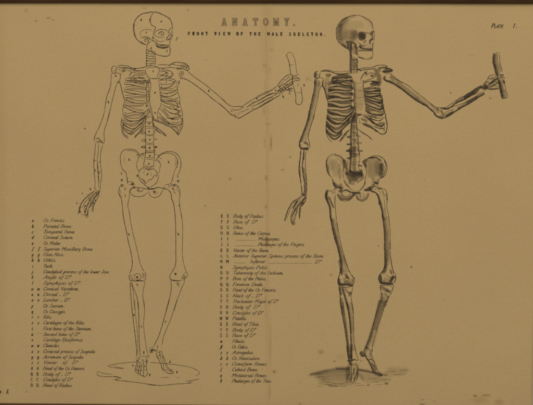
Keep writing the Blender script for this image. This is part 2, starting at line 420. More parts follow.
glyph('1', .7, '.4,1.7 .24,0', '.22,1.5 .4,1.7')
glyph('\u03b1', .9, '~.78,1 .6,.3 .3,.0 .08,.4 .3,1 .56,.7 .64,.1 .82,.05')
glyph('\u03b2', .85, '~.0,-.6 .16,.6 .34,1.6 .6,1.6 .56,1.1 .3,.95 .62,.75 .6,.2 .3,0 .12,.2')
glyph('\u03b3', .8, '~.04,.8 .2,1 .34,.4 .32,-.6', '~.34,.1 .5,.5 .7,1')
glyph('\u03b4', .8, '~.62,1.5 .3,1.6 .3,1.2 .56,.8 .54,.2 .26,0 .08,.4 .24,.9 .44,.95')
glyph('\u03b5', .7, '~.56,.9 .24,1 .14,.7 .38,.55 .1,.4 .16,.04 .52,.14')
glyph('\u03b6', .7, '~.2,1.7 .6,1.6 .2,1.0 .1,.3 .4,.0 .5,-.3 .3,-.5')
glyph('\u03b7', .85, '~.04,.85 .18,.98 .1,0', '~.14,.5 .36,.95 .58,.9 .54,.2 .48,-.6')
glyph('\u03b8', .8, '~.4,1.6 .14,1.0 .12,.4 .3,0 .54,.5 .56,1.2 .4,1.6', '.14,.8 .56,.8')
def text_width(t, track=0, space=.62):
    return sum(space if c == ' ' else G[c][0] + track for c in t)
def write(ink, t, x, y, xh, fit=None, shear=.36, thick=.32, thin=.16, track=0.0, hs=1.0, slope=0.0, jit=.03, roman=False, space=.62):
    """xh is the x-height; y the baseline in sheet pixels; fit stretches the line to a given width"""
    w_ = text_width(t, track, space) * xh
    if fit: hs = fit / w_
    cx = x; x_start = x
    for c in t:
        if c == ' ':
            cx += space * xh * hs; continue
        adv, st, smo = G[c]
        jy = (random.random() - .5) * jit * xh * 2
        wt = 1 + (random.random() - .5) * .3
        for pts, sm_ in zip(st, smo):
            q = []
            for (a, b) in pts:
                if roman: a = a - b * .11            # take the built-in lean out
                xx = cx + (a + (shear - .12 if not roman else 0) * b) * xh * hs
                q.append((xx, y - b * xh + jy + slope * (xx - x_start)))
            P = spline(q, .22) if sm_ and len(q) > 2 else resample(q, .5)
            D = np.gradient(P, axis=0); v = np.abs(D[:, 1]) / (np.hypot(D[:, 0], D[:, 1]) + 1e-9)
            ink.ribbon(P, (thin + (thick - thin) * v ** 1.3) * wt * xh)
        cx += (adv + track) * xh * hs
    return cx
LEFT_KEY = [('a', 'Os Frontis.', 64.7), ('b', 'Parietal Bone.', 71.5), ('c', 'Temporal Bone.', 75), ('d', 'Coronal Suture.', 73), ('e', 'Os Mal\u00e6.', 61),
 ('f f', 'Superior Maxillary Bone.', 93), ('g g', 'Ossa Nasi.', 64), ('h h', 'Orbits.', 56), ('i', 'Teeth.', 53), ('j', 'Condyloid process of the lower Jaw.', 109.5),
 ('k', 'Angle of D\u00ba', 70.6), ('l', 'Symphysis of D\u00ba', 79.5), ('m m', 'Cervical Vertebr\u00e6,', 78.7), ('n n', 'Dorsal .. D\u00ba', 68.4), ('o o', 'Lumbar .. D\u00ba', 69),
 ('p', 'Os Sacrum.', 64), ('q', 'Os Coccygis.', 65.5), ('r r', 'Ribs.', 51.5), ('s s', 'Cartilages of the Ribs.', 84.5), ('t', 'First bone of the Sternum.', 91.7),
 ('u', 'Second bone of D\u00ba', 79), ('v', 'Cartilago Ensiformis.', 82.8), ('w w', 'Clavicles.', 59.6), ('x x', 'Coracoid process of Scapula.', 95.4), ('y y', 'Acromion of Scapula.', 83.7),
 ('z z', 'Venter   of   D\u00ba', 77.2), ('A A', 'Head of the Os Humeri.', 84.6), ('B B', 'Body of .. D\u00ba', 69.8), ('C C', 'Condyles of D\u00ba', 71.7), ('D D', 'Head of Radius.', 72.2)]
LEFT_KEY[4] = ('e', 'Os Malar.', 61)
RIGHT_KEY = [('E E', 'Body of Radius.', 263.5), ('F F', 'Base of  D\u00ba', 256.6), ('G G', 'Ulna.', 243), ('H H', 'Bones of the Carpus.', 270.4), ('I I', None, 279.7), ('J J', None, 304.5),
 ('K K', 'Venter of the Ilium.', 269), ('L L', 'Anterior Superior Spinous process of the Ilium.', 324), ('M M', None, 320.7), ('N', 'Symphysis Pubis.', 268),
 ('O O', 'Tuberosity of the Ischium.', 283.4), ('P P', 'Brim of the Pelvis.', 266), ('Q Q', 'Foramen Ovale.', 263), ('R R', 'Head of the Os Femoris.', 276), ('S S', 'Neck of .. D\u00ba', 261),
 ('T T', 'Trochanter Major of D\u00ba', 277.6), ('U U', 'Body of  D\u00ba', 258.8), ('V V', 'Condyles of D\u00ba', 262.5), ('W W', 'Patella.', 246.3), ('X X', 'Head of Tibia.', 259.2),
 ('Y Y', 'Body of D\u00ba', 255.3), ('Z Z', 'Base of D\u00ba', 254.5), ('\u03b1', 'Fibula.', 244.8), ('\u03b2', 'Os Calcis.', 248), ('\u03b3 \u03b3', 'Astragalus.', 253.4),
 ('\u03b4 \u03b4', 'Os Naviculare.', 260), ('\u03b5 \u03b5', 'Cuneiform Bones.', 266.8), ('\u03b6', 'Cuboid Bone.', 257.7), ('\u03b7', 'Metatarsal Bones.', 266.8), ('\u03b8', 'Phalanges of the Toes.', 271.5)]
XH = 1.98
def key_letters(ink, s, xa, xb, y, xh):
    for ch, x in zip(s.split(' '), (xa, xb)):
        wd = G[ch][0] * xh
        up = ch.isupper() and ord(ch) < 200
        write(ink, ch, x - wd / 2, y, xh * (.92 if up else 1), thick=.42, thin=.22, shear=.36, roman=up)
for i, (k, t, xe) in enumerate(LEFT_KEY):
    f = i / 29.0
    y = 221.9 + f * (386.9 - 221.9) + .15 * math.sin(i * 1.7)
    ink = Ink()
    key_letters(ink, k, 32.7 - .8 * f, 38.9 - 1.2 * f, y, XH)
    x = 43.2 - .5 * f
    write(ink, t, x, y, XH, fit=xe - x, slope=.002)
    o = ink.build('key_entry', root, INK_GREY)
    o['label'] = 'key line reading "%s"' % ' '.join(t.split())
for i, (k, t, xe) in enumerate(RIGHT_KEY):
    f = i / 29.0
    y = 217.6 + f * (382.4 - 217.6) + .12 * math.sin(i * 2.3)
    ink = Ink()
    key_letters(ink, k, 222.1 - 1.2 * f, 228.3 - 1.5 * f, y, XH)
    x = 233.0 - 1.4 * f
    lab = t
    if t: write(ink, t, x, y, XH, fit=xe - x, slope=.002)
    elif k[0] == 'I':
        ink.stroke([(235, y - .2), (256, y)], .26); write(ink, 'Metacarpus.', 258, y, XH, fit=21.7); lab = 'Metacarpus.'
    elif k[0] == 'J':
        ink.stroke([(235, y - .2), (256, y)], .26); write(ink, 'Phalanges of the Fingers.', 257.5, y, XH, fit=47); lab = 'Phalanges of the Fingers.'
    else:
        ink.stroke([(233, y - .2), (246, y)], .26); write(ink, 'Inferior', 249.5, y, XH, fit=15.5)
        ink.stroke([(268, y + .1), (290, y + .3), (312.5, y + .3)], .26); write(ink, 'D\u00ba', 314.7, y + .2, XH, fit=6); lab = 'Inferior D\u00ba'
    o = ink.build('key_entry', root, INK_GREY)
    o['label'] = 'key line reading "%s"' % ' '.join(lab.split())
# title in open slab letters
def block(ch):
    s, W = .26, 1.0      # stem, width; height 1.5, y up
    H = 1.55; t = .16
    A = {
     'A': [[(.0, 0), (.0, t), (.1, t), (.38, H), (.64, H), (.92, t), (1.02, t), (1.02, 0), (.6, 0), (.6, t), (.68, t), (.63, .42), (.36, .42), (.31, t), (.4, t), (.4, 0), (.0, 0)], [(.41, .6), (.58, .6), (.5, 1.08), (.41, .6)]],
     'N': [[(.0, 0), (.0, t), (.1, t), (.1, H - t), (.0, H - t), (.0, H), (.38, H), (.72, .6), (.72, H - t), (.62, H - t), (.62, H), (1.04, H), (1.04, H - t), (.94, H - t), (.94, 0), (.7, 0), (.32, .95), (.32, t), (.42, t), (.42, 0), (.0, 0)]],
     'T': [[(.26, 0), (.26, t), (.38, t), (.38, H - t - .04), (.18, H - t - .04), (.16, H - .5), (.0, H - .5), (.0, H), (1.0, H), (1.0, H - .5), (.84, H - .5), (.82, H - t - .04), (.62, H - t - .04), (.62, t), (.74, t), (.74, 0), (.26, 0)]],
     'O': [[(.5 + .5 * math.sin(a) * (1 if abs(math.sin(a)) < .9 else 1), H / 2 + H / 2 * math.cos(a)) for a in np.linspace(0, 6.2832, 19)], [(.5 + .23 * math.sin(a), H / 2 + .55 * math.cos(a)) for a in np.linspace(0, 6.2832, 15)]],
     'M': [[(.0, 0), (.0, t), (.1, t), (.1, H - t), (.0, H - t), (.0, H), (.36, H), (.58, .62), (.8, H), (1.16, H), (1.16, H - t), (1.06, H - t), (1.06, t), (1.16, t), (1.16, 0), (.74, 0), (.74, t), (.82, t), (.82, .95), (.58, .1), (.32, .95), (.32, t), (.42, t), (.42, 0), (.0, 0)]],
     'Y': [[(.28, 0), (.28, t), (.38, t), (.38, .62), (.1, H - t), (.0, H - t), (.0, H), (.42, H), (.42, H - t), (.36, H - t), (.52, .88), (.68, H - t), (.6, H - t), (.6, H), (1.02, H), (1.02, H - t), (.92, H - t), (.62, .62), (.62, t), (.72, t), (.72, 0), (.28, 0)]],
     '.': [[(.0, 0), (.0, .26), (.26, .26), (.26, 0), (.0, 0)]],
    }
    return A[ch]
ink = Ink(); TS = 4.95
for ch, x in zip('ANATOMY.', (221.4, 231.9, 242.4, 252.8, 263.1, 273.0, 283.9, 293.2)):
    bl = block(ch); yb = 25.6 + .002 * (x - 221)
    for loop in bl:
        P = resample([(x + a * TS, yb - b * TS) for a, b in loop], .5)
        ink.ribbon(P, .30)
    # drop shade on the right and below, and level shading lines inside
    for loop in bl[:1]:
        Q = [(x + a * TS + .26, yb - b * TS + .2) for a, b in loop]
        for a, b in zip(Q[:-1], Q[1:]):
            if b[1] > a[1] + .5 or b[0] < a[0] - .5: pass
            if abs(b[1] - a[1]) > .6 and b[1] > a[1]: ink.ribbon(resample([a, b]), .40)
    poly = [(x + a * TS, yb - b * TS) for a, b in bl[0]]
    hole = [(x + a * TS, yb - b * TS) for a, b in bl[1]] if len(bl) > 1 else []
    for yy in np.arange(yb - 7.6, yb, .62):
        xs = []
        for lp in (poly, hole):
            for a, b in zip(lp[:-1], lp[1:]):
                if (a[1] - yy) * (b[1] - yy) < 0: xs.append(a[0] + (b[0] - a[0]) * (yy - a[1]) / (b[1] - a[1]))
        xs.sort()
        for a, b in zip(xs[::2], xs[1::2]):
            ink.ribbon([(a, yy), (b, yy)], .15)
o = ink.build('plate_title', root, INK_GREY); o['label'] = 'title ANATOMY. in open slab capitals'
ink = Ink()
x = 188.3
SUB = 'FRONT VIEW OF THE MALE SKELETON.'
step = (325.5 - 188.3) / (len(SUB) - 1 + .2)
for i, ch in enumerate(SUB):
    if ch != ' ':
        hsx = .72 if ch not in 'MW' else .74
        xx = x + i * step
        write(ink, ch, xx, 35.0 + .0065 * (xx - x), 1.82, thick=.50 if ch in 'MWN' else .60, thin=.26, roman=True, hs=hsx * 1.25, jit=.02)
o = ink.build('plate_subtitle', root, INK); o['label'] = 'subtitle FRONT VIEW OF THE MALE SKELETON.'
ink = Ink()
xx = write(ink, 'P', 491.2, 27.9, 2.5, thick=.34, thin=.14)
for ch in 'LATE':
    xx = write(ink, ch, xx + .1, 27.9, 1.85, thick=.36, thin=.16, hs=1.05)
write(ink, '1', 512.8, 27.9, 2.6, thick=.36, thin=.16)
write(ink, '.', 516.2, 27.9, 2.4, thick=.3, thin=.2)
o = ink.build('plate_number', root, INK); o['label'] = 'italic lettering PLATE 1.'
ink = Ink()
write(ink, 'No', -4.4, 393.6, 2.5, thick=.46, thin=.24); ink.dot(3.0, 393.3, .4)
write(ink, '1.', 6.0, 393.7, 2.5, thick=.42, thin=.2)
o = ink.build('volume_number', root, INK); o['label'] = 'italic lettering No. 1. cut off by the left edge'
# ------------------------------------------------------------------ the two skeletons, traced in tiles of the photograph
# "@part x0 y0 scale" sets the tile; "w: points" is a line; "c w: x,y,r" a ring; "o r: points" dots; "t ch: x,y" a reference letter; "T r a: points" a tone
OUT = """
@neck 105 44 10.06
.5: 418,0 420,40 415,90 420,130 414,180 418,230
.45: 505,60 500,110 508,160 500,210
.5: 418,60 440,75 470,68 495,85
.5: 416,85 440,100 470,96 500,112
.5: 416,110 445,124 475,120 505,135
.5: 418,135 440,148 475,145 500,160
.5: 416,160 445,172 475,170 505,185
.5: 418,185 440,200 475,192 500,206
.5: 416,210 445,220 480,216 515,232
.4: 430,95 450,70
.4: 470,150 490,125
.4: 440,165 465,150
.4: 450,215 480,190
o 1.1: 420,60 416,90 420,115 416,142 420,170 415,198 420,222
o .7: 500,98 490,128 500,150 494,178 504,200
@spine 105 116 10.06
.55: 410,0 408,90 407,180 408,270 410,360 402,400
.45: 488,0 480,60 487,120 490,190 488,260 492,330 496,400
.4: 408,8 450,10 488,6
.35: 410,55 450,60 482,52
.35: 410,66 450,70 484,64
.4: 410,102 450,108 486,100
.35: 410,122 450,125 486,120
.4: 408,178 450,190 490,182
.35: 408,192 450,198 490,195
.4: 408,266 450,275 490,268
.35: 408,285 450,290 490,285
.4: 408,346 450,352 494,348
.35: 408,362 450,366 494,362
.5: 410,160 385,160 365,172 385,182 408,178
.5: 408,228 388,232 366,246 390,256 408,250
.5: 408,296 388,300 364,312 388,322 408,316
.4: 370,385 395,372 408,380
.45: 490,150 505,160 496,176
.45: 490,228 520,234 492,244
.45: 492,300 524,310 494,318
o .8: 400,245 402,312 400,170 412,240
t o: 443,160
t o: 450,240
t o: 445,322
t n: 445,80
@spine 110 146 10.06
.5: 357,0 358,50 352,110 345,150 338,190 340,215
.45: 448,0 450,60 446,110 440,160 442,210
.4: 357,46 400,50 448,44
.4: 356,62 400,68 450,60
.4: 350,112 395,118 446,110
.35: 350,128 395,134 444,128
.4: 342,205 390,218 442,205
.35: 345,196 390,206 440,198
.45: 357,5 325,10 315,16 355,22
.45: 450,8 475,12 452,20
.4: 352,78 325,74 310,86 335,96 345,110
.4: 448,86 475,84 490,92
t o: 400,22
t o: 400,102
t o: 390,182
@ribs 105 44 10.06
.6: 125,220 160,215 200,218 240,224 265,240 300,244 350,242 400,232 425,215
.6: 125,236 180,240 230,242 265,252 300,262 345,268 400,268
.9: 180,238 215,240 245,244 268,250
.4: 405,282 360,286 320,276 280,266
.5: 400,296 350,302 310,292 285,280 262,296 245,320 238,335
.45: 400,312 350,316 300,312 270,330 250,345
.5: 245,345 270,352 310,346 350,336 400,342
.5: 270,368 310,360 350,372 400,366 440,372
.4: 300,300 285,325 300,345
.4: 330,320 360,345 390,330
.4: 285,385 330,380 380,392 430,385
.5: 410,245 405,270 410,295 430,322 445,340 448,375 452,402
.4: 412,245 440,237 480,234 525,232
.4: 425,345 440,360 430,380 446,395
o .7: 400,300 420,330 440,362 425,392 265,262
.4: 450,348 490,350 533,348
.4: 175,250 195,246 206,260 200,276 182,279 172,266 175,250
.4: 206,262 240,268 265,282 248,310 238,335
.35: 130,256 155,262 172,276 160,298 155,320
o .5: 185,262 195,268
t w: 300,252
t x: 188,268
t t: 482,278
@ribs 105 80 10.06
.75: 145,18 160,60 170,110 185,165 195,200
.45: 130,12 145,20 158,10
.45: 195,200 190,240 182,280 178,320 186,345
B 26: 205,6 250,3 310,2 360,8 412,12
B 27: 200,48 240,42 280,50 330,62 405,76
B 30: 195,115 230,125 260,132 310,140 370,150 412,152
B 28: 195,198 240,212 290,228 340,235 408,230
B 28: 188,266 230,290 280,310 330,325 390,326
B 28: 184,360 215,394 250,410 300,412 342,405 372,382 402,356
.6: 412,0 420,40 412,80 420,120 415,160 420,200 412,240 420,280
.5: 440,0 436,40 444,90 438,140 444,190 436,240
.5: 415,12 442,22
.5: 412,55 445,62
.5: 415,98 442,105
.5: 412,140 446,150
.5: 414,190 440,196
.5: 412,236 440,240
.5: 415,270 450,252
o .9: 428,30 425,75 430,120 428,168 426,215 424,255 410,90
.45: 455,0 460,60 452,130 450,200 458,260 470,310 482,360 492,402
.45: 400,345 425,320 448,290
.45: 440,300 462,330 480,380
.35: 380,402 420,350 455,320
.35: 410,402 440,360 462,345
.35: 205,210 230,180
.35: 195,280 215,250
t u: 503,130
t v: 503,335
@ribs 105 116 10.06
B 0: 184,-2 215,32 250,48 300,50 342,43 372,20 402,-6
.5: 362,10 400,-40 440,-72 462,-92
.5: 382,30 425,-10 448,-50 466,-70
B 27: 178,56 200,90 240,118 280,128 312,118 350,82 392,38 410,12
B 25: 178,108 200,142 230,170 265,186 292,165 330,130 372,95 402,58
.6: 170,10 165,50 162,90 170,130 176,170 192,196 216,222
.6: 180,150 200,185 215,205 222,228
.6: 215,195 228,205 230,226
.5: 228,182 262,172 300,160
.5: 185,70 175,110 190,150
.4: 170,60 185,90 175,120
.7: 295,226 310,196 340,165 372,130 404,98
.5: 303,215 332,186 366,158 402,125
.5: 340,166 360,150 380,140
.4: 400,80 375,110 350,140
@ribs 148 44 10.06
.5: 95,210 150,208 212,210 240,204 300,215 350,226 392,236
.6: 215,214 240,195 282,184 330,187 376,196 402,216 412,242 400,266 376,258 352,240
.5: 95,236 140,244 200,238 240,236 280,244
.8: 78,225 100,235 118,246
.6: 280,235 300,255 340,248 380,258
.6: 290,240 330,242 350,230
.5: 372,200 395,230 385,250
o 1.0: 85,228 150,246 215,218 300,242 385,240
.4: 100,352 95,320 106,290 116,265 95,238
.35: 20,348 60,346 98,346
.5: 120,262 170,262 212,268 242,286 252,310 222,334 180,350
.45: 118,280 150,276 180,280 200,300 190,326
.5: 106,300 140,312 180,292 205,278
.45: 110,330 150,318 190,330 240,320 262,306
.5: 175,270 182,300 172,330
.55: 108,352 140,352 180,344 240,350 275,365 285,385
.45: 108,368 150,362 200,362 250,376 270,395
.4: 180,350 185,380 175,400
o 1.0: 150,310 190,318 240,300 140,355 110,345 155,245
.4: 330,266 315,295 318,325 332,346
.35: 320,280 335,272 355,282 358,300 345,312 325,306
.35: 355,300 345,335 330,348
.4: 322,365 308,385 304,402
t x: 339,296
@ribs 148 80 10.06
.45: 105,0 115,60 120,120 126,180 132,232 126,265 106,300 96,330 98,370 104,402
.45: 320,0 304,60 294,100 306,140 320,180 320,230 332,280 346,330 346,380 340,402
.35: 300,0 285,60 300,100
.45: 120,38 180,45 240,35 270,8
.65: 122,85 165,87 205,76 252,45 278,8
.45: 125,70 170,80 222,68 262,38
.45: 120,105 170,100 230,108 285,100
.6: 122,122 152,132 202,132 252,122 292,100
.65: 126,150 172,166 232,162 272,142 302,120
.5: 132,168 182,176 232,190 282,190 312,170
.65: 132,202 172,216 222,212 267,216 302,242
.5: 138,190 185,200 235,208
.6: 142,216 192,238 242,246 282,260 312,282
.6: 142,246 182,266 232,290 282,300 322,310
.5: 150,270 192,310 232,330 282,346 332,352
.55: 122,290 152,320 182,352 202,392
.5: 106,320 132,360 162,402
.5: 140,280 180,330 220,370
.45: 205,322 252,340 302,330 332,302
.5: 212,382 262,386 312,370 342,350
.45: 230,395 280,398 325,385
.6: 265,210 290,235 300,262 320,280
.5: 240,262 270,290 300,310 330,330
.5: 270,200 305,220 318,245
.5: 290,320 310,350 330,380 338,400
.4: 300,270 285,300 312,320 296,345 322,362
.4: 170,130 200,150
.4: 200,90 250,85 280,65
.35: 180,240 210,225 260,240
.35: 205,282 230,262 270,272
.35: 125,20 140,60 128,100
.4: 128,140 145,160 130,190 150,212
o .9: 130,75 128,128 135,158 136,208 270,212 240,205 300,240 150,210 280,292
.35: 40,310 50,360 66,395 78,402
.35: 96,380 84,402
@ribs 148 116 10.06
.65: 150,10 186,46 222,76 262,86 302,90 332,80 346,50
.5: 110,0 150,36 200,70 240,88
.8: 50,40 110,60 172,86 232,116 272,150 296,180 306,196
.5: 60,30 120,52 180,74 240,102 292,110 322,96
.45: 100,12 140,42 190,70
.6: 346,10 351,60 346,110 326,150 308,196
.5: 335,20 340,60 332,100 310,140 300,170
.8: 50,90 90,120 140,156 186,198
.55: 55,108 86,140 130,170 176,200 188,196
.45: 200,20 250,30 300,10
.45: 190,8 240,20 290,0
.45: 230,60 290,70 330,50
.4: 250,100 280,125 300,160
.4: 262,90 300,130 318,145
.5: 285,160 305,165 300,195
o 1.1: 95,125 205,75 300,178 250,110 60,100
.35: 60,130 90,150 130,178
.5: 45,60 60,80 50,95
.6: 48,10 45,40 55,95
@arm_right 70 0 10.06
.55: 350,1107 335,1167 310,1237 285,1297 265,1337 250,1372 245,1407 255,1432
.5: 403,1107 390,1167 370,1237 350,1297 342,1347 345,1397 345,1432 330,1447
.45: 255,1397 290,1397 310,1417 332,1417
.45: 265,1437 290,1427 312,1427 336,1437
.4: 270,1410 280,1430 300,1412 315,1436 330,1425
.4: 262,1395 275,1385 290,1392 305,1380
o .7: 275,1430 300,1425 325,1436
.55: 258,1440 252,1509 245,1568 240,1618 240,1678 245,1748 255,1848
.45: 288,1440 284,1528 275,1598 275,1648 285,1748 290,1848
.8: 276,1640 282,1720 288,1790 290,1848
.5: 330,1452 318,1500 308,1548 305,1628 315,1718 319,1778 308,1848
.45: 242,1612 265,1618
.45: 280,1632 302,1632
o .8: 243,1606 246,1618
t E: 258,1720
t G: 300,1740
@arm_right 105 80 10.06
.6: 62,0 55,60 40,110 20,160 8,220 2,260 -4,300
.5: 130,10 115,50 100,100 85,160 70,220 55,290 40,340 25,402 18,430
t B: 38,228
@arm_right 105 44 10.06
.55: 105,222 85,223 70,240 66,265 72,288 92,296 108,280 112,255 118,236 105,222
.5: 72,290 62,320 62,362
.5: 90,297 125,291 148,300 155,326 150,355 136,380 130,402
.35: 80,262 90,275 102,262
o .8: 70,250 68,275 138,384
.4: 120,388 136,378 150,392
t A: 110,326
@hand_right 70 182 10.06
.5: 255,0 250,60 265,90
.5: 290,0 285,60
.45: 308,0 304,60 298,100 284,130
.8: 250,90 210,115 170,150 140,180 120,210 106,240 96,280 80,322
.45: 258,104 222,130 190,165 160,195 140,230 126,255 112,262
.8: 262,112 222,150 196,190 180,220 166,260 156,300 150,342
.45: 275,118 240,155 215,190 200,225
.8: 290,112 265,140 245,170 226,200 206,232 196,262
.6: 296,122 272,170 252,210 238,240 232,302
.5: 180,222 192,260 182,300 182,350
.5: 168,262 178,300 166,345
.5: 150,230 145,270 150,300
.5: 246,205 226,245 222,290 230,302
.5: 100,240 92,270 108,300 90,320
.6: 205,215 215,240 200,250
.4: 108,318 130,330 152,336
.5: 158,330 165,352 182,350 176,325
.5: 262,85 300,92 275,118 256,110
.5: 180,165 200,150 190,140
.4: 165,125 186,132
.4: 88,215 130,216
o 1.2: 265,105 285,100 270,130 245,160 200,180 185,215 235,205 160,240 150,300 170,330 95,300 222,215 255,185
t H: 210,78
t I: 128,122
t J: 72,218
@arm_left 180 62 10.06
.5: 70,85 100,115 150,155 210,195 270,240 330,290 400,350 460,402
.65: 0,165 50,170 100,195 160,235 220,280 270,320 320,365 372,404
.5: 0,35 40,30 75,40 92,60 72,86 40,70 0,65
.4: 20,42 50,46 70,60
.5: 0,110 10,130 5,160
t B: 293,296
@arm_left 220 84 10.06
.5: 0,130 40,170 80,205 120,225 170,226 220,225 246,210 290,180 340,150 382,130 450,100 533,60
.65: -32,180 0,205 50,246 90,286 110,306 150,326 185,343 210,335 270,300 330,265 400,230 470,190 533,155
.45: 120,250 150,262 210,252 216,226
.4: 240,230 236,250
.4: 120,252 108,270 120,280 140,262
.8: 268,236 310,206 332,190 400,160 470,120 533,95
.5: 320,225 400,195 470,155 533,130
.4: 320,226 326,250 348,246
.4: 130,310 150,300 165,315
.4: 175,290 190,300 175,320
.35: 190,288 240,272 290,250
o .8: 110,304 375,146 222,235 150,318
t E: 375,148
@arm_left 258 72 10.06
.5: -5,242 60,210 120,186 165,160 192,145
.7: -5,293 60,255 110,226 150,215 205,214
.45: -5,318 80,276 150,242 200,218
.65: -5,362 70,315 140,276 200,245 222,230 215,214
.5: 170,165 180,195 170,205
.4: 160,180 185,185 195,200
@hand_left 258 72 10.06
.6: 190,145 215,110 240,80 270,50 300,30 326,20
.6: 200,130 222,150 238,120 258,98
.5: 250,75 270,82 300,60 325,36
.7: 240,142 280,110 330,70 346,60
.7: 215,180 260,150 310,120 350,86
.7: 235,192 290,155 346,122
.6: 250,196 300,176 352,166
.5: 210,160 240,170 256,190
.5: 270,130 300,122 320,140
.6: 345,40 372,36 400,30 406,14
.6: 350,70 410,64 418,80 400,86 360,92
.5: 350,52 390,50 410,62
.9: 340,20 346,50 350,90 350,132
.5: 205,150 225,165 215,182 200,195 215,205 240,205
.5: 290,180 320,190 352,185
.4: 240,206 246,236
.4: 312,190 322,205
o 1.3: 215,182 205,190 230,190 245,175 270,160 300,150 330,130 345,112 335,165 310,165 220,145 345,70
o 1.0: 240,202 225,205 260,190 280,175 320,180
t H: 258,256
t I: 320,222
t J: 405,132
t K: 470,138
@staff 258 46 10.06
.65: 283,90 305,140 318,190 325,250 330,292
.4: 283,90 300,70 325,62 346,75
.4: 346,75 366,120 378,180 386,240 392,285
.35: 310,195 356,186
.5: 283,92 296,96
@staff 258 72 10.06
.6: 355,130 366,180 376,220 381,260 380,300 396,325 425,325 441,305 447,270 440,210 432,150
.35: 376,208 437,208
@skull 127 6 10.06
.75: 458,215 448,165 430,130 400,108 360,88 320,70 290,63 250,60 210,68 165,75 130,92 100,120 80,150 68,185 64,225 70,270 80,305 100,335 125,358 155,378 190,390
.4: 76,180 72,225 78,270 90,305
.6: 268,68 252,84 246,98 236,112 240,126 228,138 230,152 240,166 238,180 250,192 268,203 286,212 282,235 272,260 268,285 266,310
.6: 238,118 226,140 232,156
.35: 150,300 132,285 138,262 165,242 195,236 230,238 252,252
.35: 250,95 240,106
.5: 285,265 300,248 325,238 360,235 390,240 410,256
.4: 285,265 282,285 292,300 310,312 345,318 380,305
.4: 312,285 330,262 352,256 372,268 358,285 330,292
.4: 320,275 345,268 350,285
.4: 340,300 360,292 375,278
.4: 268,315 290,340 320,355 346,360 385,340
.5: 458,215 440,220 425,240 420,262 430,275 446,265 456,240 458,215
.7: 440,285 425,300 405,315 398,330 410,342 430,330 446,310 452,290 440,285
.45: 410,256 415,280 425,296
.45: 460,262 456,300 450,328
.5: 130,318 165,318 200,320 235,335 262,350 288,362 310,360
.4: 160,305 200,308 230,318
.6: 205,330 215,350 208,375 205,402
.45: 180,330 172,345 180,360 195,352 190,335
.45: 140,348 150,365 168,380 195,388
.5: 245,358 225,365 212,388
.5: 285,365 300,378 320,388 360,390 432,395
.5: 450,326 436,345 430,370 430,395
.4: 265,320 258,340 270,352
o .9: 185,338 200,330 225,325 300,378 230,150 232,140
o .6: 420,330 330,268 345,262 318,282 395,245
t a: 345,158
t b: 142,146
t c: 195,270
t e: 258,320
t f: 498,335
@skull 148 44 10.06
.65: 0,40 8,60 30,72 60,92 90,106 130,118 170,123 200,119 218,105 223,75 221,45 216,10
.6: 75,2 82,14 100,24 130,30 170,34 206,26
.4: 70,-4 110,8 150,14 205,10
.6: 82,6 84,22
.7: 95,10 97,26
.7: 110,14 112,30
.7: 124,16 126,32
.7: 138,18 140,34
.7: 152,18 154,36
.7: 167,18 168,36
.7: 181,16 182,33
.7: 194,14 196,30
.5: 206,8 208,28
.7: 80,20 110,36 160,42 210,32
t l: 188,78
t k: 32,50
@pelvis 110 146 10.06
.55: 300,90 275,55 240,38 200,32 160,35 130,50 110,80 103,120 108,170 120,220 140,250 160,262 166,290 172,330 178,370
.35: 295,100 270,68 240,52 200,46 165,50
.3: 150,110 142,140 146,180
.45: 300,90 286,125 270,165 268,200 278,235 292,260 286,290 276,305
.4: 262,100 290,84 318,120 336,130
.45: 308,85 325,75 340,95
.35: 270,80 285,105 275,125
.55: 290,260 320,225 350,221 380,232 430,230 455,245 480,275 490,300
.45: 295,320 300,315 320,335 345,360 360,376 390,345 420,335 440,305 462,290 470,275
.4: 310,325 330,345 350,350 345,370
.45: 284,290 296,330 318,365 352,390
.5: 490,300 485,330 466,370 436,398
.4: 270,285 280,300 292,305
.4: 360,230 380,240 420,240
.35: 380,350 400,340 425,330
o .55: 345,245 342,262 345,280 415,268 420,292 408,288 335,265
o 1.1: 274,298 276,304 470,300
t K: 198,144
t p: 380,284
t L: 120,280
t M: 125,350
@pelvis 140 146 10.06
.55: 150,150 165,135 180,110 200,90 240,65 290,55 340,62 376,85 400,120 412,170 408,220 396,260 380,292
.45: 180,115 215,85 260,72 310,75 350,95 372,130 376,170 366,210 346,255 338,290 330,320 320,362
.6: 374,125 380,160 378,190
.45: 175,130 195,160 208,190 200,220 194,262
.4: 150,150 170,145 190,160
.35: 185,110 205,125 220,120
.3: 355,120 362,160 350,200
o .7: 374,172 378,212 195,262
t K: 293,168
t L: 385,310
t M: 390,360
@pelvis 110 178 10.06
.5: 180,0 172,30 178,60
.5: 178,42 200,35 226,42 246,62 250,78
.4: 190,70 212,64 235,76
.55: 205,130 215,110 246,98 290,96 330,100
.5: 330,100 332,120 312,136 280,132 262,118
.5: 205,130 215,160 236,180 270,187 320,185 350,170 376,145
.8: 330,100 360,110 400,112 450,110
.45: 300,20 330,50 360,80 385,90
.45: 490,0 470,40 440,72 400,92
.35: 330,0 350,40 360,70
o 1.3: 232,62 384,96 245,95 385,100
.5: 390,130 395,160 412,185 440,196 480,190 510,165 522,140
.45: 450,106 490,95 533,106
.4: 430,140 450,130 470,150 450,165
t N: 450,148
t Q: 290,120
t R: 225,68
@pelvis 140 178 10.06
.7: 80,106 140,106 186,95 240,106 280,115
.45: 325,0 318,45 300,60
.45: 245,75 270,65 300,60 330,70
.4: 240,106 225,130 205,165
o .9: 245,98 290,75
@leg_right 110 178 10.06
.45: 105,75 120,65 136,72 130,84 112,86 105,75
D.6: 100,80 92,110 88,145 95,175 110,200 120,240 125,290 130,340 135,402
.5: 250,78 225,95 205,115 196,140 198,170 190,210 182,250 180,290 194,340 203,402
.35: 140,150 155,185 150,205
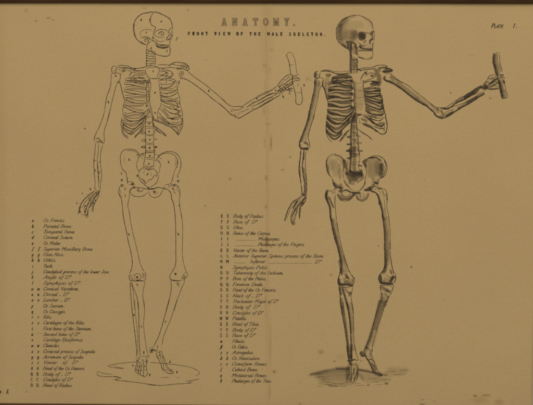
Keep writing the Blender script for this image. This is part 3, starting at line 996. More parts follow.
.35: 95,110 108,135 100,165
.4: 96,168 112,180 125,200
o .8: 120,76 155,178 98,168
t T: 155,118
t S: 120,80
@leg_right 115 214 6.66
D.6: 55,0 62,50 75,110 88,180 105,250 115,310 112,360 98,396
.45: 97,0 105,60 118,120 135,190 152,260 165,320 180,360 200,392
t U: 96,140
@leg_right 115 250 6.66
D.6: 98,155 95,180 100,200 130,205
.8: 98,200 130,206 165,204 196,207
.5: 196,207 203,190 205,155 200,150
.45: 130,180 135,163 150,157 166,163 172,180 165,196 150,200 136,196 130,180
.4: 100,172 115,166 130,168
.4: 175,165 190,160 200,170
.35: 105,185 115,195 128,192
.35: 178,190 190,180 196,195
.35: 180,150 195,165 185,178
o .8: 108,178 188,172 150,180 118,190
D.55: 105,215 130,270 145,310 155,360 158,402
.45: 200,210 190,260 185,300 192,360 198,402
D.55: 100,212 103,270 108,340 115,402
.4: 108,222 120,270 127,340 132,402
.4: 100,212 112,218 120,235
.35: 196,207 200,225
t W: 151,186
t X: 151,236
@leg_right 115 300 6.66
D.6: 107,0 115,80 125,160 135,240 143,320 145,376
.35: 130,0 135,80 144,160 149,240 152,320 152,370
D.6: 150,0 158,90 160,170 160,250 165,330 168,372
.4: 193,0 197,80 190,150 195,220 205,290 213,340 221,366
t α: 126,102
t Y: 179,182
t Z: 193,354
@leg_left 140 178 10.06
D.65: 280,115 300,135 315,170 318,205 335,250 345,300 352,360 357,402
.5: 385,85 400,120 402,170 395,220 400,280 410,340 418,402
.45: 285,95 310,80 350,75 382,78
.4: 330,70 350,60 370,72 385,86
.4: 322,100 345,120 340,150
.4: 370,90 380,120 398,150
o .9: 318,208 332,112 350,150 392,278 380,90
t S: 350,80
t T: 335,115
@leg_left 115 214 6.66
D.6: 400,0 404,80 405,180 405,260 405,320 395,360 372,397
.45: 442,0 450,80 450,180 448,260 455,320 468,365 480,397
t U: 425,138
@leg_left 115 250 6.66
D.6: 375,150 365,175 370,195 400,203 440,205
.9: 370,197 400,204 435,204
.5: 480,150 482,175 466,186 462,210
.4: 440,195 452,178 458,160 475,150
.4: 440,200 455,190 470,192
.35: 445,180 465,170 472,178
.35: 450,205 465,200
o 1.0: 456,190 462,178 468,188
D.55: 372,200 375,250 368,300 355,350 340,402
.45: 466,210 450,240 430,290 412,340 395,402
.35: 405,215 425,222 430,240 420,245
t W: 406,164
t X: 420,232
@leg_left 115 300 6.66
D.6: 362,0 345,60 325,130 305,200 285,255 266,290 257,312
.45: 412,0 390,70 366,140 340,200 322,250 313,302
t Y: 340,150
t Z: 286,314
@foot_right 120 340 10.06
.45: 160,185 182,175 200,172 212,162
.4: 215,172 240,158 262,170 285,152 292,165 278,176 255,180
.5: 158,188 170,212 164,250 150,292 156,318 176,336 182,352
.5: 186,205 176,260 166,312
.5: 200,220 195,270 186,320 182,348
.5: 216,230 212,282 206,332 206,362
.5: 236,200 240,252 238,300 236,372
.5: 265,200 272,232 262,260 270,300 276,342 256,366 240,372
.45: 250,205 266,196 280,208 270,224 252,222
.4: 212,190 232,195 225,215 208,210
.4: 175,190 190,198 180,212
.4: 228,235 245,260 232,280
.4: 240,265 270,268
.4: 240,300 275,300
.4: 170,300 210,312
.4: 165,262 230,266
.5: 190,345 215,355 245,368
o .9: 178,205 200,228 215,255 195,275 215,305 180,310 206,340 235,355 262,215 160,295 195,188 190,330
.35: 130,250 145,262
t ε: 130,260
t η: 300,352
t γ: 240,126
@foot_left 120 340 10.06
.45: 300,80 322,75 336,98 326,125 302,122 298,100 300,80
.55: 335,95 350,104 372,120 366,150 386,190 410,240 426,290 450,310 490,335 533,336 540,322
.45: 415,100 430,150 450,195 470,240 486,280 502,296 536,302
.4: 392,110 402,140 415,150 405,165
.4: 372,150 392,150 410,175 428,170
.4: 400,180 425,220 440,262 432,290
.4: 420,170 446,220 466,270 480,290
.4: 440,290 465,300 490,298 500,320
.4: 390,120 405,112 420,128
.4: 345,100 360,92 385,105
.4: 350,112 370,105
o .9: 402,152 430,168 312,100 328,104 395,125 350,105 378,168 520,320 505,310 430,292 385,180
.45: 500,298 520,310 540,322
t β: 318,112
t δ: 502,226
t θ: 572,330
@ground 90 345 4.44
.4: 80,92 130,82 200,75 215,74
.4: 266,77 330,82 400,90 450,100 480,115 486,126 470,136
.35: 80,92 90,98 120,103 148,106
.45: 104,96 130,100 152,104
.4: 30,115 60,126 100,130
.45: 30,120 36,135 68,140 102,140 136,146 112,155 160,161 210,166 262,174 320,179 380,173 420,171 450,168
.5: 106,138 126,142 138,148
.5: 425,162 450,158 486,150
.5: 436,168 456,166
.45: 314,144 350,144
.35: 384,144 396,144
.35: 100,152 120,156
.6: 256,174 290,180
.4: 150,158 180,164
o .8: 82,93
"""
SHADED = """
@skull 330 10 10.06
.55: 435,185 425,140 400,105 350,75 300,57 250,52 200,62 150,80 110,110 80,150 65,190 62,240 70,290 90,330 125,360 165,386 200,402
.35: 438,180 440,205
C: 435,185 425,140 400,105 350,75 300,57 250,52 200,62 150,80 110,110 80,150 65,190 62,240 70,290 90,330 125,360 165,386 185,405 200,440 276,454 290,480 331,490 380,494 416,488 429,464 430,400 448,310 452,250 445,205
T 30 .42: 150,90 100,140 80,190 72,240 85,290 120,345 180,390
T 22 .42: 112,160 105,230 118,290
T 40 .20: 150,100 125,170 140,250
T 14 .25: 160,76 250,58
T 10 .25: 340,74 420,135
T 40 .30: 170,238 225,240
T 26 .34: 225,228 225,285
T 18 .42: 252,218 252,284
T 22 .26: 150,285 230,290
T 60 .07: 210,150 300,150
T 9 .3: 300,345 340,365
T 10 .25: 415,150 432,190
.5: 268,205 272,240 266,285
T 30 .97: 308,255 318,272
T 22 .8: 330,245 335,275
T 10 .5: 348,250 345,280
.6: 284,262 292,238 318,224 345,226 358,246 354,276 336,298 308,300 288,282 284,262
T 10 .35: 365,230 395,235
T 9 .9: 440,218 422,222 408,245
T 9 .75: 425,240 428,268
T 10 .95: 402,318 412,300 430,290
T 7 .8: 395,330 405,340
.45: 440,210 448,250 446,290 440,318
.4: 408,250 420,275 412,295
T 9 .5: 360,310 340,330
T 9 .8: 300,370 320,378
T 7 .65: 330,388 430,390
T 7 .6: 435,330 430,385
T 12 .85: 168,322 185,345 185,390
T 9 .8: 180,320 230,328 260,345
T 13 .55: 250,360 270,385
T 12 .6: 210,330 215,400
T 12 .75: 130,350 165,385
.4: 270,300 300,340 340,360 380,340
.4: 170,312 220,312 265,325
@skull 350 44 10.06
.5: 75,112 90,135 130,148 180,153 215,146 228,122 229,60 222,0
T 6 .85: 88,66 225,66
T 7 .6: 92,25 110,40 150,52 220,58
T 5 .35: 95,48 215,52
.3: 110,5 112,45
.3: 130,8 132,50
.3: 150,8 152,52
.3: 170,8 172,54
.3: 190,6 192,54
.3: 208,6 208,54
T 10 .35: 70,60 75,110
T 12 .55: 58,20 65,110
T 10 .7: 80,130 130,146
T 10 .3: 190,150 220,130
T 12 .75: 20,125 70,130
T 14 .3: 35,40 40,90
T 9 .55: 100,30 108,10
@neck 350 44 10.06
T 12 .8: 10,-10 6,70 10,140 6,210 10,285
T 14 .32: 38,140 40,210 42,285
.75: 8,150 40,158 72,150
.75: 6,182 40,190 74,184
.75: 6,216 40,222 74,216
.75: 8,248 40,254 74,248
.5: 8,166 40,172 70,166
.5: 8,200 40,206 72,200
.5: 8,232 40,238 72,232
.6: 74,140 66,160 78,176 68,194 78,210 70,228 78,244 70,262 76,284
T 9 .7: 68,150 74,185
T 9 .5: 62,200 72,250 70,285
.4: 20,160 60,165
.4: 20,190 60,196
.4: 20,220 60,226
.4: 20,250 65,256
@spine 308 116 10.06
T 10 .82: 440,40 436,120 430,200 434,300 440,410
T 14 .36: 462,-10 464,60 462,140 464,240 472,400
T 22 .45: 455,-20 465,40
.5: 490,0 492,80 500,180 510,280 515,402
T 9 1.0: 400,212 432,210
T 9 1.0: 396,285 432,285
T 9 1.0: 392,350 434,348
T 10 .3: 440,60 490,60
T 10 .3: 440,125 495,125
T 10 .3: 440,195 500,195
T 10 .3: 442,270 505,270
T 10 .3: 446,345 512,345
.75: 438,28 465,34 490,28
.5: 438,40 465,46 490,40
.75: 436,90 466,97 496,92
.5: 436,104 466,110 496,104
.75: 434,156 466,163 500,158
.5: 434,170 466,176 500,172
.75: 436,228 470,236 506,230
.5: 436,243 470,250 506,246
.75: 440,306 474,314 512,308
.5: 440,322 474,328 512,324
.75: 444,374 478,382 516,378
.5: 446,390 478,396 516,392
.6: 484,0 488,24 480,60 494,96 486,128 500,160 490,196 506,232 496,268 512,308 502,342 516,378
@spine 350 116 10.06
.55: 72,196 105,204 80,212
.55: 82,264 120,270 88,278
.55: 88,346 130,350 92,358
@spine 315 150 10.06
T 11 .8: 350,-10 358,60 358,130 352,190 360,225
T 18 .5: 390,-10 398,80 392,160 400,210
T 9 .8: 325,8 355,10
T 9 .8: 330,82 358,84
T 8 .5: 450,8 470,10
T 8 .7: 440,155 470,160
.5: 445,0 450,90 440,160 445,210
.4: 355,40 445,44
.4: 355,64 445,68
.4: 352,118 445,122
.4: 350,140 440,146
.5: 355,205 400,218 445,205
@ribs 308 44 10.06
1.0: 125,278 180,270 240,282 290,300 340,302 410,292
.4: 125,268 180,260 220,264 270,276 330,280 400,272 420,262
T 12 .5: 300,310 400,312
T 14 .35: 320,330 400,340
T 9 .7: 185,312 205,322 222,308
.5: 175,305 200,300 225,310 215,328 185,326
T 12 .8: 245,378 290,384
.9: 240,380 290,388 340,380 400,368 440,375
.5: 255,365 300,355 350,350 400,345
T 11 .8: 425,365 445,380
T 30 .16: 190,360
T 18 .4: 260,390 330,395
.4: 415,260 412,300 440,330 455,370
@ribs 308 80 10.06
1.3: 145,0 150,60 165,90 182,150 202,222
T 14 .3: 175,40 185,110 200,180
T 12 .22: 180,20 215,60
B 20 L: 245,-18 300,-22 350,-28 440,-22
B 26 L: 235,14 290,28 340,45 380,55 448,60
B 30 L: 205,95 260,97 320,100 380,108 442,106
B 36 L: 203,165 260,162 310,170 360,185 440,180
B 36 L: 203,240 250,248 300,265 340,275 400,268 442,254
B 33 L: 198,310 240,330 300,345 350,362 400,360 440,330 472,298
B 33 L: 194,365 230,405 270,430 310,440 360,435 400,400 445,358
B 30 L: 185,430 215,470 250,510 280,532 310,526 350,492 390,450 426,416
B 27 L: 185,510 210,550 240,585 270,596 300,582 345,542
T 13 .95: 438,74 448,82
T 14 .95: 438,138 446,142
T 13 .95: 438,204 444,208
T 12 .95: 436,268 444,280
T 11 .8: 440,15 446,20
.5: 440,90 462,100
.6: 455,0 462,60 468,130 460,200 470,290
.6: 370,402 420,350 470,302
T 16 .8: 474,335 458,402
.7: 190,410 180,470 185,530 210,592 242,628
.6: 230,615 240,628
1.3: 315,622 340,585 380,535 420,498
.6: 330,618 360,578 400,540
T 12 .5: 380,460 420,425
.6: 385,370 350,415 300,430
T 9 .35: 495,350 530,350
@ribs 350 44 10.06
0.67: 80,252 150,240 220,236 280,215 350,215 382,232
T 8 .85: 85,258 112,266
0.78: 100,270 150,258 210,252 260,246
T 9 .85: 290,242 370,236
0.90: 330,275 350,258 400,250 424,262 418,280
T 11 .85: 335,278 380,272 415,266
0.90: 106,362 130,312 165,290 172,268
0.56: 108,372 150,370 200,355 250,332 252,302 210,290 185,300 150,330
T 9 .85: 150,285 165,300
T 12 .8: 215,318 232,322
T 24 .5: 270,290 295,340 290,390
T 14 .45: 250,262 300,265
0.78: 160,385 210,372 260,375 290,390
T 10 .9: 230,380 275,388
0.90: 130,392 180,378 220,370
T 10 .5: 15,365
@ribs 350 80 10.06
.5: 130,22 180,14 220,10
.6: 130,85 190,75 240,55 284,22
B 0 R: 284,22 240,52 190,70 140,76
B 26 R: 302,98 260,108 200,117 138,112
B 26 R: 308,152 262,162 210,168 142,160
B 24 R: 326,206 300,223 250,217 200,202 148,182
B 34 R: 332,262 300,297 250,281 200,263 153,241
B 36 R: 342,338 302,354 250,347 200,336 158,311
T 14 .8: 215,42 262,28
T 12 .4: 290,60 300,20
T 10 .5: 300,95 300,150
1.3: 305,150 325,190 328,240 338,290 350,330
.9: 345,320 358,350 362,404
.5: 290,160 310,200 312,250 330,300
T 9 .6: 290,350 320,358
1.0: 140,340 170,376 188,404
.7: 165,330 210,380 228,404
.6: 115,340 150,375 165,404
.6: 175,350 220,372 270,384 330,378
T 11 .6: 215,358 262,370
T 12 .5: 180,310 200,330
.5: 46,0 42,60 50,130 44,200 52,270 55,330
.5: 138,0 136,60 146,130 152,200 158,270 155,320
T 10 .7: 75,350 105,348
T 12 .35: 75,375
.25: 46,28 90,34 138,30
.22: 50,100 95,106 142,102
.22: 48,170 95,176 148,172
.2: 50,236 95,242 154,238
T 40 .10: 90,100 100,270
T 9 .3: 56,20 54,120 58,220 64,310
T 9 .22: 130,40 136,130 146,220
o .55: 80,50 110,70 90,120 120,150 75,190 105,220 130,255 90,270 115,300 100,20 70,262 85,310 120,200
@ribs 350 116 10.06
1.56: 165,0 200,40 240,75 280,95 322,100 352,70
0.90: 200,20 250,40 300,46 342,14
0.62: 180,0 225,48 270,78 320,84
1.69: 130,75 180,100 230,125 270,150
1.01: 270,150 310,180 346,178 366,150 374,90 362,30 346,5
0.67: 140,62 190,88 240,112
1.01: 240,102 290,122 336,126 346,150
0.56: 330,60 348,100 340,150
0.90: 80,130 130,170 180,200 222,238
T 9 .7: 130,78 170,98
T 14 .8: 30,20 20,60
T 12 .5: 120,30 165,50
T 9 .7: 255,145 275,155
T 12 .45: 300,70 340,75
0.56: 90,20 100,70
T 8 .6: 100,68
@arm_right 308 44 10.06
.8: 105,272 85,275 70,290 64,315 70,335 92,345 112,330 118,305 125,285
T 14 .75: 78,295 75,330
T 12 .25: 95,310
.7: 70,350 64,375 64,402
.5: 90,345 125,338 150,348 158,370 150,402
T 12 .7: 82,360 76,402
T 10 .3: 120,390
@arm_right 308 80 10.06
1.1: 65,0 70,50 60,110 40,200 20,290 10,370 6,402
.55: 158,0 150,40 130,65 110,120 96,200 72,300 55,402
T 10 .5: 80,30 72,110 50,210 30,300
T 9 .4: 110,10 105,60
T 8 .6: 145,60
@arm_right 275 110 10.06
1.35: 345,0 335,80 310,160 280,240 255,305 245,350 256,388
.65: 403,0 385,80 355,180 335,260 345,330 350,372 335,392
T 13 .65: 352,20 340,90 315,170 285,250 265,310
T 10 .5: 255,350 260,385
.6: 285,345 310,322 332,345 325,376 275,385
T 7 .7: 300,332 325,345
T 9 .75: 265,385 330,388
@arm_right 275 144 10.06
1.2: 260,60 255,130 246,200 242,260 250,320 262,402
1.2: 290,66 285,140 276,210 284,300 300,402
.6: 322,60 306,120 306,220 315,320 323,402
T 9 .75: 268,50 330,52
T 8 .6: 292,70 286,150
T 9 .5: 292,250 305,330 312,400
T 8 .3: 252,220 258,320
@arm_right 275 184 10.06
.9: 262,0 268,50 272,105
.6: 322,0 318,80 310,140
T 12 .6: 305,0 306,60 298,110
.6: 292,0 296,60 285,110
@hand_right 275 184 10.06
.9: 272,112 236,145 200,165 170,190 150,222 130,265 115,312 94,372
.45: 286,116 250,150 215,172 185,195 165,230 146,275 128,320 100,372
T 6 .6: 160,208 138,250
T 6 .75: 128,272 108,322
T 5 .85: 104,340 95,368
T 7 .95: 222,172 200,206 182,244
.5: 246,158 220,190 196,236
T 8 .75: 275,95 288,118
T 9 .9: 300,140 280,168 258,196
T 8 .85: 262,190 232,222 210,255
.45: 308,160 285,196 262,224 240,250
.45: 276,150 246,182 220,214 196,256
T 7 .8: 285,185 262,222 245,250
T 9 .85: 208,250 188,285 172,318
.5: 192,246 170,280 158,320
.45: 226,262 206,296 196,326
T 6 .75: 226,258 214,300 206,322
T 6 .6: 166,322 164,350 170,378
T 6 .7: 172,380 182,410
T 5 .55: 194,330 192,362 188,384
T 5 .6: 190,386 196,410
.7: 157,322 160,360 168,392 182,414
.45: 182,322 180,362 184,400
.5: 208,318 202,352 198,380 206,406
.8: 250,250 243,300 247,348
.45: 262,240 254,290 252,330
T 6 .7: 254,250 247,300 247,344
.7: 314,120 312,152 298,184 274,224
.5: 262,96 270,112 286,108 300,100
T 6 .6: 300,112 312,140
@arm_left 350 44 10.06
.6: 400,298 440,340 500,380 533,395
1.4: 345,320 340,350 366,368 430,388
T 10 .6: 352,330 352,352
.5: 350,310 380,296 405,300
T 10 .35: 410,330 440,370
@arm_left 385 66 10.06
1.5: 0,150 50,155 100,185 180,240 260,305 330,355 425,406
.55: 55,70 90,105 150,150 230,195 310,260 400,330 482,398
T 12 .6: 20,150 100,182 180,235 260,298 340,352 420,398
T 12 .2: 120,165 230,240 330,320
T 12 .85: 0,60 50,52 68,45
.7: 0,28 40,22 66,36 60,60
@arm_left 425 84 10.06
1.5: 0,205 50,250 90,285 102,312 150,340 186,349
.6: 0,150 60,200 100,230 150,240 200,238
.6: 150,240 200,238 250,210 300,175 350,140 420,110 533,48
1.5: 180,252 222,250 270,226 310,192 400,152 470,112 533,82
T 12 .55: 320,175 400,135 533,66
.5: 240,244 330,212 420,180 533,118
1.5: 192,346 270,298 350,246 430,202 533,140
T 11 .5: 330,240 430,190 533,130
T 14 .8: 210,320 280,284
T 13 .75: 150,330 182,335
T 10 .65: 165,270 180,310
T 7 .8: 120,245 140,265
T 8 .6: 160,245 215,246
.5: 195,330 190,300 240,270 300,250
T 9 .6: 100,300 112,318
@arm_left 465 68 10.06
1.2: 0,300 60,262 110,228 160,195
.6: 0,275 60,240 110,205 165,175
T 14 .7: 0,288 60,252 110,218 160,190
1.3: 0,382 60,345 130,297 196,262
.5: 0,345 80,300 170,245 195,250 197,264
T 12 .65: 30,350 110,300 185,258
@hand_left 465 68 10.06
T 20 .9: 200,180 222,195
T 14 .8: 170,195 200,210
T 10 .8: 240,165 290,130 325,105
T 9 .75: 255,190 310,160 335,145
T 8 .75: 245,212 300,210 335,205
.6: 190,160 215,130 235,100 240,86 280,70 306,76
.6: 225,100 245,108 285,88
.7: 240,122 280,106 322,80 370,66 386,78
.7: 250,150 300,112 382,94 398,106 390,116
.7: 250,172 300,140 332,130
.6: 240,190 290,180 340,186
.8: 240,216 300,212 338,206
.5: 330,110 385,112
T 7 .7: 330,70 330,110
T 7 .55: 205,145 235,140
.4: 176,160 196,150 210,158 200,172
T 9 .85: 385,130 395,150
T 7 .6: 355,85 385,72
.5: 370,110 395,130 398,155 380,150
@staff 465 46 10.06
1.0: 287,75 280,150 296,220 316,292
.5: 345,65 350,150 362,210 376,265
.6: 285,75 312,72 340,62
T 13 .85: 295,90 292,160 305,220 320,285
T 14 .35: 320,90 318,160 330,230 340,280
T 10 .25: 345,180 360,250
@staff 465 68 10.06
1.2: 333,110 345,170 356,230 372,300
.5: 376,110 396,160 410,220 432,292
.7: 368,304 400,304 432,295
T 14 .85: 345,130 355,190 368,250 378,296
T 14 .35: 365,140 380,220 398,290
T 10 .2: 400,220 415,285
@pelvis 315 150 10.06
1.1: 125,75 114,140 124,208 150,258 168,270
.7: 168,270 178,310 195,345 205,365
.35: 135,90 130,150 150,220
T 9 .55: 205,50 255,64 296,108 318,152
T 18 .6: 290,110 300,165
T 10 .3: 130,80 160,50 200,42
T 42 .13: 195,130 215,230
T 16 .16: 245,150 255,270
T 20 .12: 160,110 175,190
.3: 150,110 140,170 152,235
.3: 210,80 250,100 268,150
.3: 230,200 246,260 250,310
T 10 .5: 120,150 135,230
T 13 .6: 312,170 322,205 312,240
.5: 318,96 332,140 322,180 338,210
.5: 300,150 288,185 296,230
T 22 .75: 330,238 395,256 455,238
T 24 .5: 340,270 400,285 450,265
T 14 .6: 462,205 474,262
T 18 .4: 350,305 420,305
T 14 .32: 345,330 390,340
.7: 320,232 352,226 395,240 440,228 478,205
.45: 330,262 345,300 365,338
.4: 350,290 380,296
.4: 352,312 384,316
.4: 400,290 430,282
.4: 402,310 428,302
.5: 480,230 488,270 470,300 440,318 430,340
T 14 .8: 350,215 400,235 450,225
T 12 .55: 190,330 210,350
T 14 .35: 260,350 275,390
.6: 290,290 300,330 330,366 360,392
.5: 300,300 320,345 350,372
.6: 505,290 498,340 475,380 450,402
.5: 275,90 290,150 280,220 290,290
T 8 .6: 480,120 500,100 520,120
T 8 .7: 505,130 515,165
T 8 .5: 250,200
T 12 .45: 205,365 240,358 270,380
.4: 435,330 450,310 490,270
@pelvis 350 150 10.06
.8: 130,132 150,105 180,85 260,75 310,108
.7: 180,84 230,62 280,58 330,82 358,120 372,170 364,225 338,270 306,282
.6: 342,95 358,150 350,220 325,262
T 10 .8: 140,120 158,165
T 8 .7: 160,110 172,100
.6: 130,130 158,180 166,230 150,300 152,340 110,400
T 24 .75: 315,150 318,200 312,245
T 30 .42: 275,130 285,230
T 40 .26: 220,110 235,240
T 20 .18: 185,120 195,260
T 10 .6: 190,80 260,76 310,105
T 9 .7: 306,278 330,268
T 10 .85: 255,328 275,340
T 14 .3: 230,280 240,330
.7: 300,280 285,310 285,350
T 10 .45: 200,380 240,360
@pelvis 320 180 10.06
.9: 130,-5 136,40 150,66 212,76
T 10 .7: 135,30 150,60
T 10 .7: 205,80 222,105
T 9 .7: 190,110 215,120
1.4: 225,117 265,101 300,118 345,128 402,128
T 12 .75: 184,150 215,190 290,192 328,158 348,140
.5: 172,140 185,178 218,208 262,212 302,200 336,166 362,142
.45: 222,118 224,150 250,172 290,166 312,140
T 10 .4: 215,150 225,170
.4: 225,120 230,155 270,165 305,140 290,115
T 12 .6: 330,135 400,130
T 12 .42: 370,160 385,192 430,204 468,178 486,142
.5: 362,150 375,190 420,214 465,195 492,150
.45: 430,130 445,160 430,185
T 9 .4: 400,140 410,170
.45: 245,20 290,75 330,105 360,118
.45: 455,10 440,60 400,105 370,118
T 9 .6: 462,102 498,96
T 8 .7: 500,80 516,95
@pelvis 350 180 10.06
T 11 .95: 152,100 205,100
T 8 .7: 182,82 205,72
T 8 .5: 215,85 225,70
.5: 160,86 200,70 250,40 290,20
T 20 .18: 230,40 280,0
.8: 220,100 236,72 262,62 292,66
T 8 .7: 215,110 240,120
T 7 .7: 250,30 270,22
@leg_right 320 180 10.06
.7: 145,86 165,70 190,80 212,112 200,135
T 9 .5: 150,90 170,78
T 11 .85: 72,110 65,160 78,215 98,262
T 9 .75: 92,175 115,230 135,272
T 9 .3: 125,130 150,120
1.3: 60,108 56,170 76,222 95,262 101,330 106,402
.55: 155,140 150,220 156,300 166,402
T 9 .6: 105,280 112,400
T 8 .25: 150,180 150,240
.5: 64,104 80,98 100,112 130,105 150,90
@leg_right 320 214 6.66
1.25: 66,0 78,70 95,150 118,225 135,300 140,340 138,402
T 8 .7: 80,40 98,130 124,220 144,320 146,400
.4: 105,0 115,70 130,150 150,240 175,320 198,396
.3: 130,200 150,270 168,340
T 6 .3: 112,60 120,110
T 9 .4: 158,380
@leg_right 320 255 6.66
.9: 137,85 134,108 130,130 122,160 120,190 132,206
.5: 155,0 175,60 200,115 222,145 230,160 226,190
T 9 .5: 130,40 140,100
T 9 .85: 126,165 130,195
T 9 .9: 140,195 165,196
T 8 .95: 180,196 215,202
T 7 .5: 165,180 205,185
T 6 .6: 175,130 185,150
.5: 160,120 175,150 200,150
T 7 .35: 215,165
T 8 .7: 130,215 140,260
T 8 .7: 150,220 170,290 190,360
1.0: 128,212 134,270 140,330 146,402
.9: 148,220 168,280 185,340 198,402
.5: 220,210 212,250 208,280 215,340 222,402
T 7 .6: 195,270 205,250
.4: 160,215 180,240 205,262
T 6 .45: 145,290 158,400
@leg_right 320 300 6.66
1.0: 132,0 145,80 160,160 175,250 186,340 190,402
1.1: 172,0 188,70 200,160 205,240 210,330 212,402
.45: 210,0 222,70 222,160 226,250 236,330 250,385
.35: 152,0 165,110 180,230 196,340
T 8 .5: 145,40 165,150 182,270 196,380
T 7 .6: 182,30 200,120 206,220
T 9 .65: 208,300 206,390
T 5 .25: 222,110 226,200
@leg_left 350 180 10.06
.5: 320,92 350,90 370,130 377,190 370,270 384,340 392,402
1.4: 212,112 256,126 280,160 296,212 310,262 325,330 335,402
T 10 .55: 285,150 310,230 330,320 342,402
T 11 .85: 295,215 298,240
T 8 .7: 285,90 320,86
.5: 245,110 262,85 290,75 320,95
T 8 .45: 325,110 345,160
T 8 .5: 365,140 372,200
.4: 340,180 350,240 348,300
T 8 .3: 350,290 362,390
.4: 275,110 300,120 310,150
@leg_left 320 214 6.66
1.2: 412,0 424,70 430,150 430,230 433,300 430,350 415,396
.5: 455,0 465,80 468,170 468,260 475,330 490,398
T 8 .6: 428,30 436,130 438,230 442,320 432,380
T 8 .25: 450,120 455,300
T 8 .4: 470,385
T 4 .5: 467,190 468,230
@leg_left 320 255 6.66
1.0: 430,0 432,50 425,95 400,130 390,155 400,185
.45: 470,0 478,60 490,110 505,135 504,165 490,195
T 9 .5: 440,30 440,90 425,120
T 10 .9: 402,140 405,180
T 9 .85: 415,186 450,190
T 10 .9: 470,175 485,150
T 8 .8: 455,190 480,190
T 7 .45: 470,100 478,125
T 6 .6: 490,140 502,150
.5: 440,130 470,150 490,140
.6: 400,195 405,240 412,270 403,325 399,345
.5: 490,200 485,230 465,270 448,305 436,350
T 12 .5: 410,215 440,235
T 8 .7: 450,240 462,245
T 10 .45: 412,260 408,310
T 9 .4: 435,260 450,280
T 14 .35: 425,290 420,310
T 5 .6: 455,275 445,310
.4: 430,200 470,205 485,225
@leg_left 320 300 6.66
.8: 398,0 380,70 362,140 340,220 315,290 290,340
.45: 440,0 415,90 392,150 372,220 352,290 345,345
T 12 .6: 400,10 382,90 358,170 335,250 310,315
T 12 .42: 425,20 400,100 370,190
T 6 .6: 440,5 430,40
T 7 .4: 320,320 340,345
@foot_right 330 345 10.06
1.0: 168,0 176,80 188,150 195,200
1.0: 205,0 214,80 216,150
T 9 .6: 180,40 190,140
T 10 .6: 212,40 216,130
.45: 245,0 255,60 275,120 290,150
.9: 225,160 240,142 262,152 292,150
T 14 .8: 205,160 210,190
T 9 .65: 180,160 235,150
T 9 .6: 210,210
.6: 185,190 180,240 170,290 180,340
.6: 200,210 198,270 186,330
.6: 218,200 214,280 206,370
.6: 238,210 230,280 212,350
.6: 262,180 270,230 262,290 245,370
.6: 285,190 280,250 272,320 260,360
T 6 .9: 248,235 240,300
T 6 .8: 268,255 272,320
T 6 .7: 214,230 212,300
T 6 .6: 188,220 184,300
T 5 .6: 245,320 240,370
T 5 .55: 208,330 206,372
.5: 172,200 164,250 158,300 170,345 186,350
.5: 200,205 190,260 188,320 196,362 208,378
.5: 222,300 216,350 222,378 236,376
.5: 255,300 246,350 252,372 266,360
.5: 285,250 282,300 276,340 268,360
.45: 190,268 215,272
.45: 222,276 246,278
.4: 165,300 190,306
.4: 200,336 220,338
.4: 236,338 262,336
T 7 .5: 195,190 240,200
T 6 .5: 262,205 285,240
.4: 235,185 255,180 275,190
T 6 .4: 250,195 265,205
@foot_left 330 345 10.06
T 14 .85: 312,85 330,100
T 12 .7: 345,95 360,110
T 8 .5: 312,70 322,75
.7: 298,85 312,66 335,72 352,95 345,112 315,112 298,85
1.3: 355,110 380,150 408,200 425,245 440,285
.5: 410,80 430,130 455,190 475,240 500,280 533,300
T 8 .75: 385,150 412,205 438,270
T 8 .65: 400,85 415,100
T 7 .65: 445,200 465,245
T 6 .6: 395,140 420,140
.6: 410,135 440,165 450,200
T 7 .5: 420,170 445,250 470,280
.5: 440,285 475,300 510,306 533,300
T 6 .6: 490,285 525,305
T 12 .4: 370,30 355,80
.5: 372,120 400,112 425,122
.5: 388,152 415,150 438,160
.45: 404,190 432,200 452,220
.4: 420,180 452,240 480,284
.4: 412,200 440,250 452,284
.5: 470,292 490,310 515,312 530,304
.4: 450,290 470,304
.8: 370,0 345,50 340,80
.45: 425,0 425,60 412,85
@ground 300 350 4.44
T 6 .62: 50,108 110,94 160,86 212,82
T 6 .35: 70,108 140,100 210,94
T 10 .30: 85,118 150,112 215,108
T 12 .20: 100,132 160,128 225,126
T 9 .14: 90,148 160,152 230,150
T 5 .85: 262,88 300,94 352,106
T 4 .45: 352,106 385,112
T 12 .15: 280,112 350,122
T 14 .12: 400,84 470,88
T 12 .12: 380,104 460,104
T 12 .09: 300,138 400,132
T 3.5 .8: 380,148 387,149
T 3 .5: 300,155 306,155
T 3.5 .45: 130,158 160,160
T 6 .6: 165,83 210,84
T 7 .35: 262,106 280,128
T 6 .45: 216,112 208,140
.3: 60,122 90,120 120,122
.3: 85,132 130,130
.3: 100,142 150,141
.3: 140,148 200,150
.3: 110,152 140,153
.3: 160,160 210,162
.3: 230,146 270,148
.3: 240,158 290,156
.3: 300,126 340,128
.3: 320,140 350,141
.3: 390,96 430,94
.3: 410,110 450,108
.3: 440,90 480,88
.3: 360,132 400,130
.25: 30,112 60,106
.25: 70,160 100,164
.25: 330,154 370,152
@leg_right 320 264 10.06
.9: 182,188 198,212 226,218 250,202 270,206 300,212 326,208 336,192
.5: 188,150 182,175 188,192
.5: 250,90 262,118 284,140 300,150
.45: 300,110 330,132 346,158 340,200
.45: 240,160 262,172 285,162 280,140 258,140 240,160
T 8 .5: 265,120 285,140
T 20 .14: 240,150 300,170
T 9 .45: 330,160 335,190
.6: 200,236 225,230 260,234 300,228 336,222
.5: 240,250 270,280 300,300 318,290
T 9 .4: 290,285 310,300
T 20 .14: 270,250
@leg_right 320 214 6.66
T 14 .20: 92,40 110,130 138,230 160,320 176,380
@leg_right 320 300 6.66
T 10 .20: 150,20 172,150 190,330
T 10 .22: 206,20 214,160 218,330
@leg_left 355 264 10.06
.9: 248,180 262,196 290,200 320,190 350,196 380,190
.6: 236,150 246,170 256,186
.5: 398,120 408,135 404,160 392,182
.45: 345,150 360,140 385,128
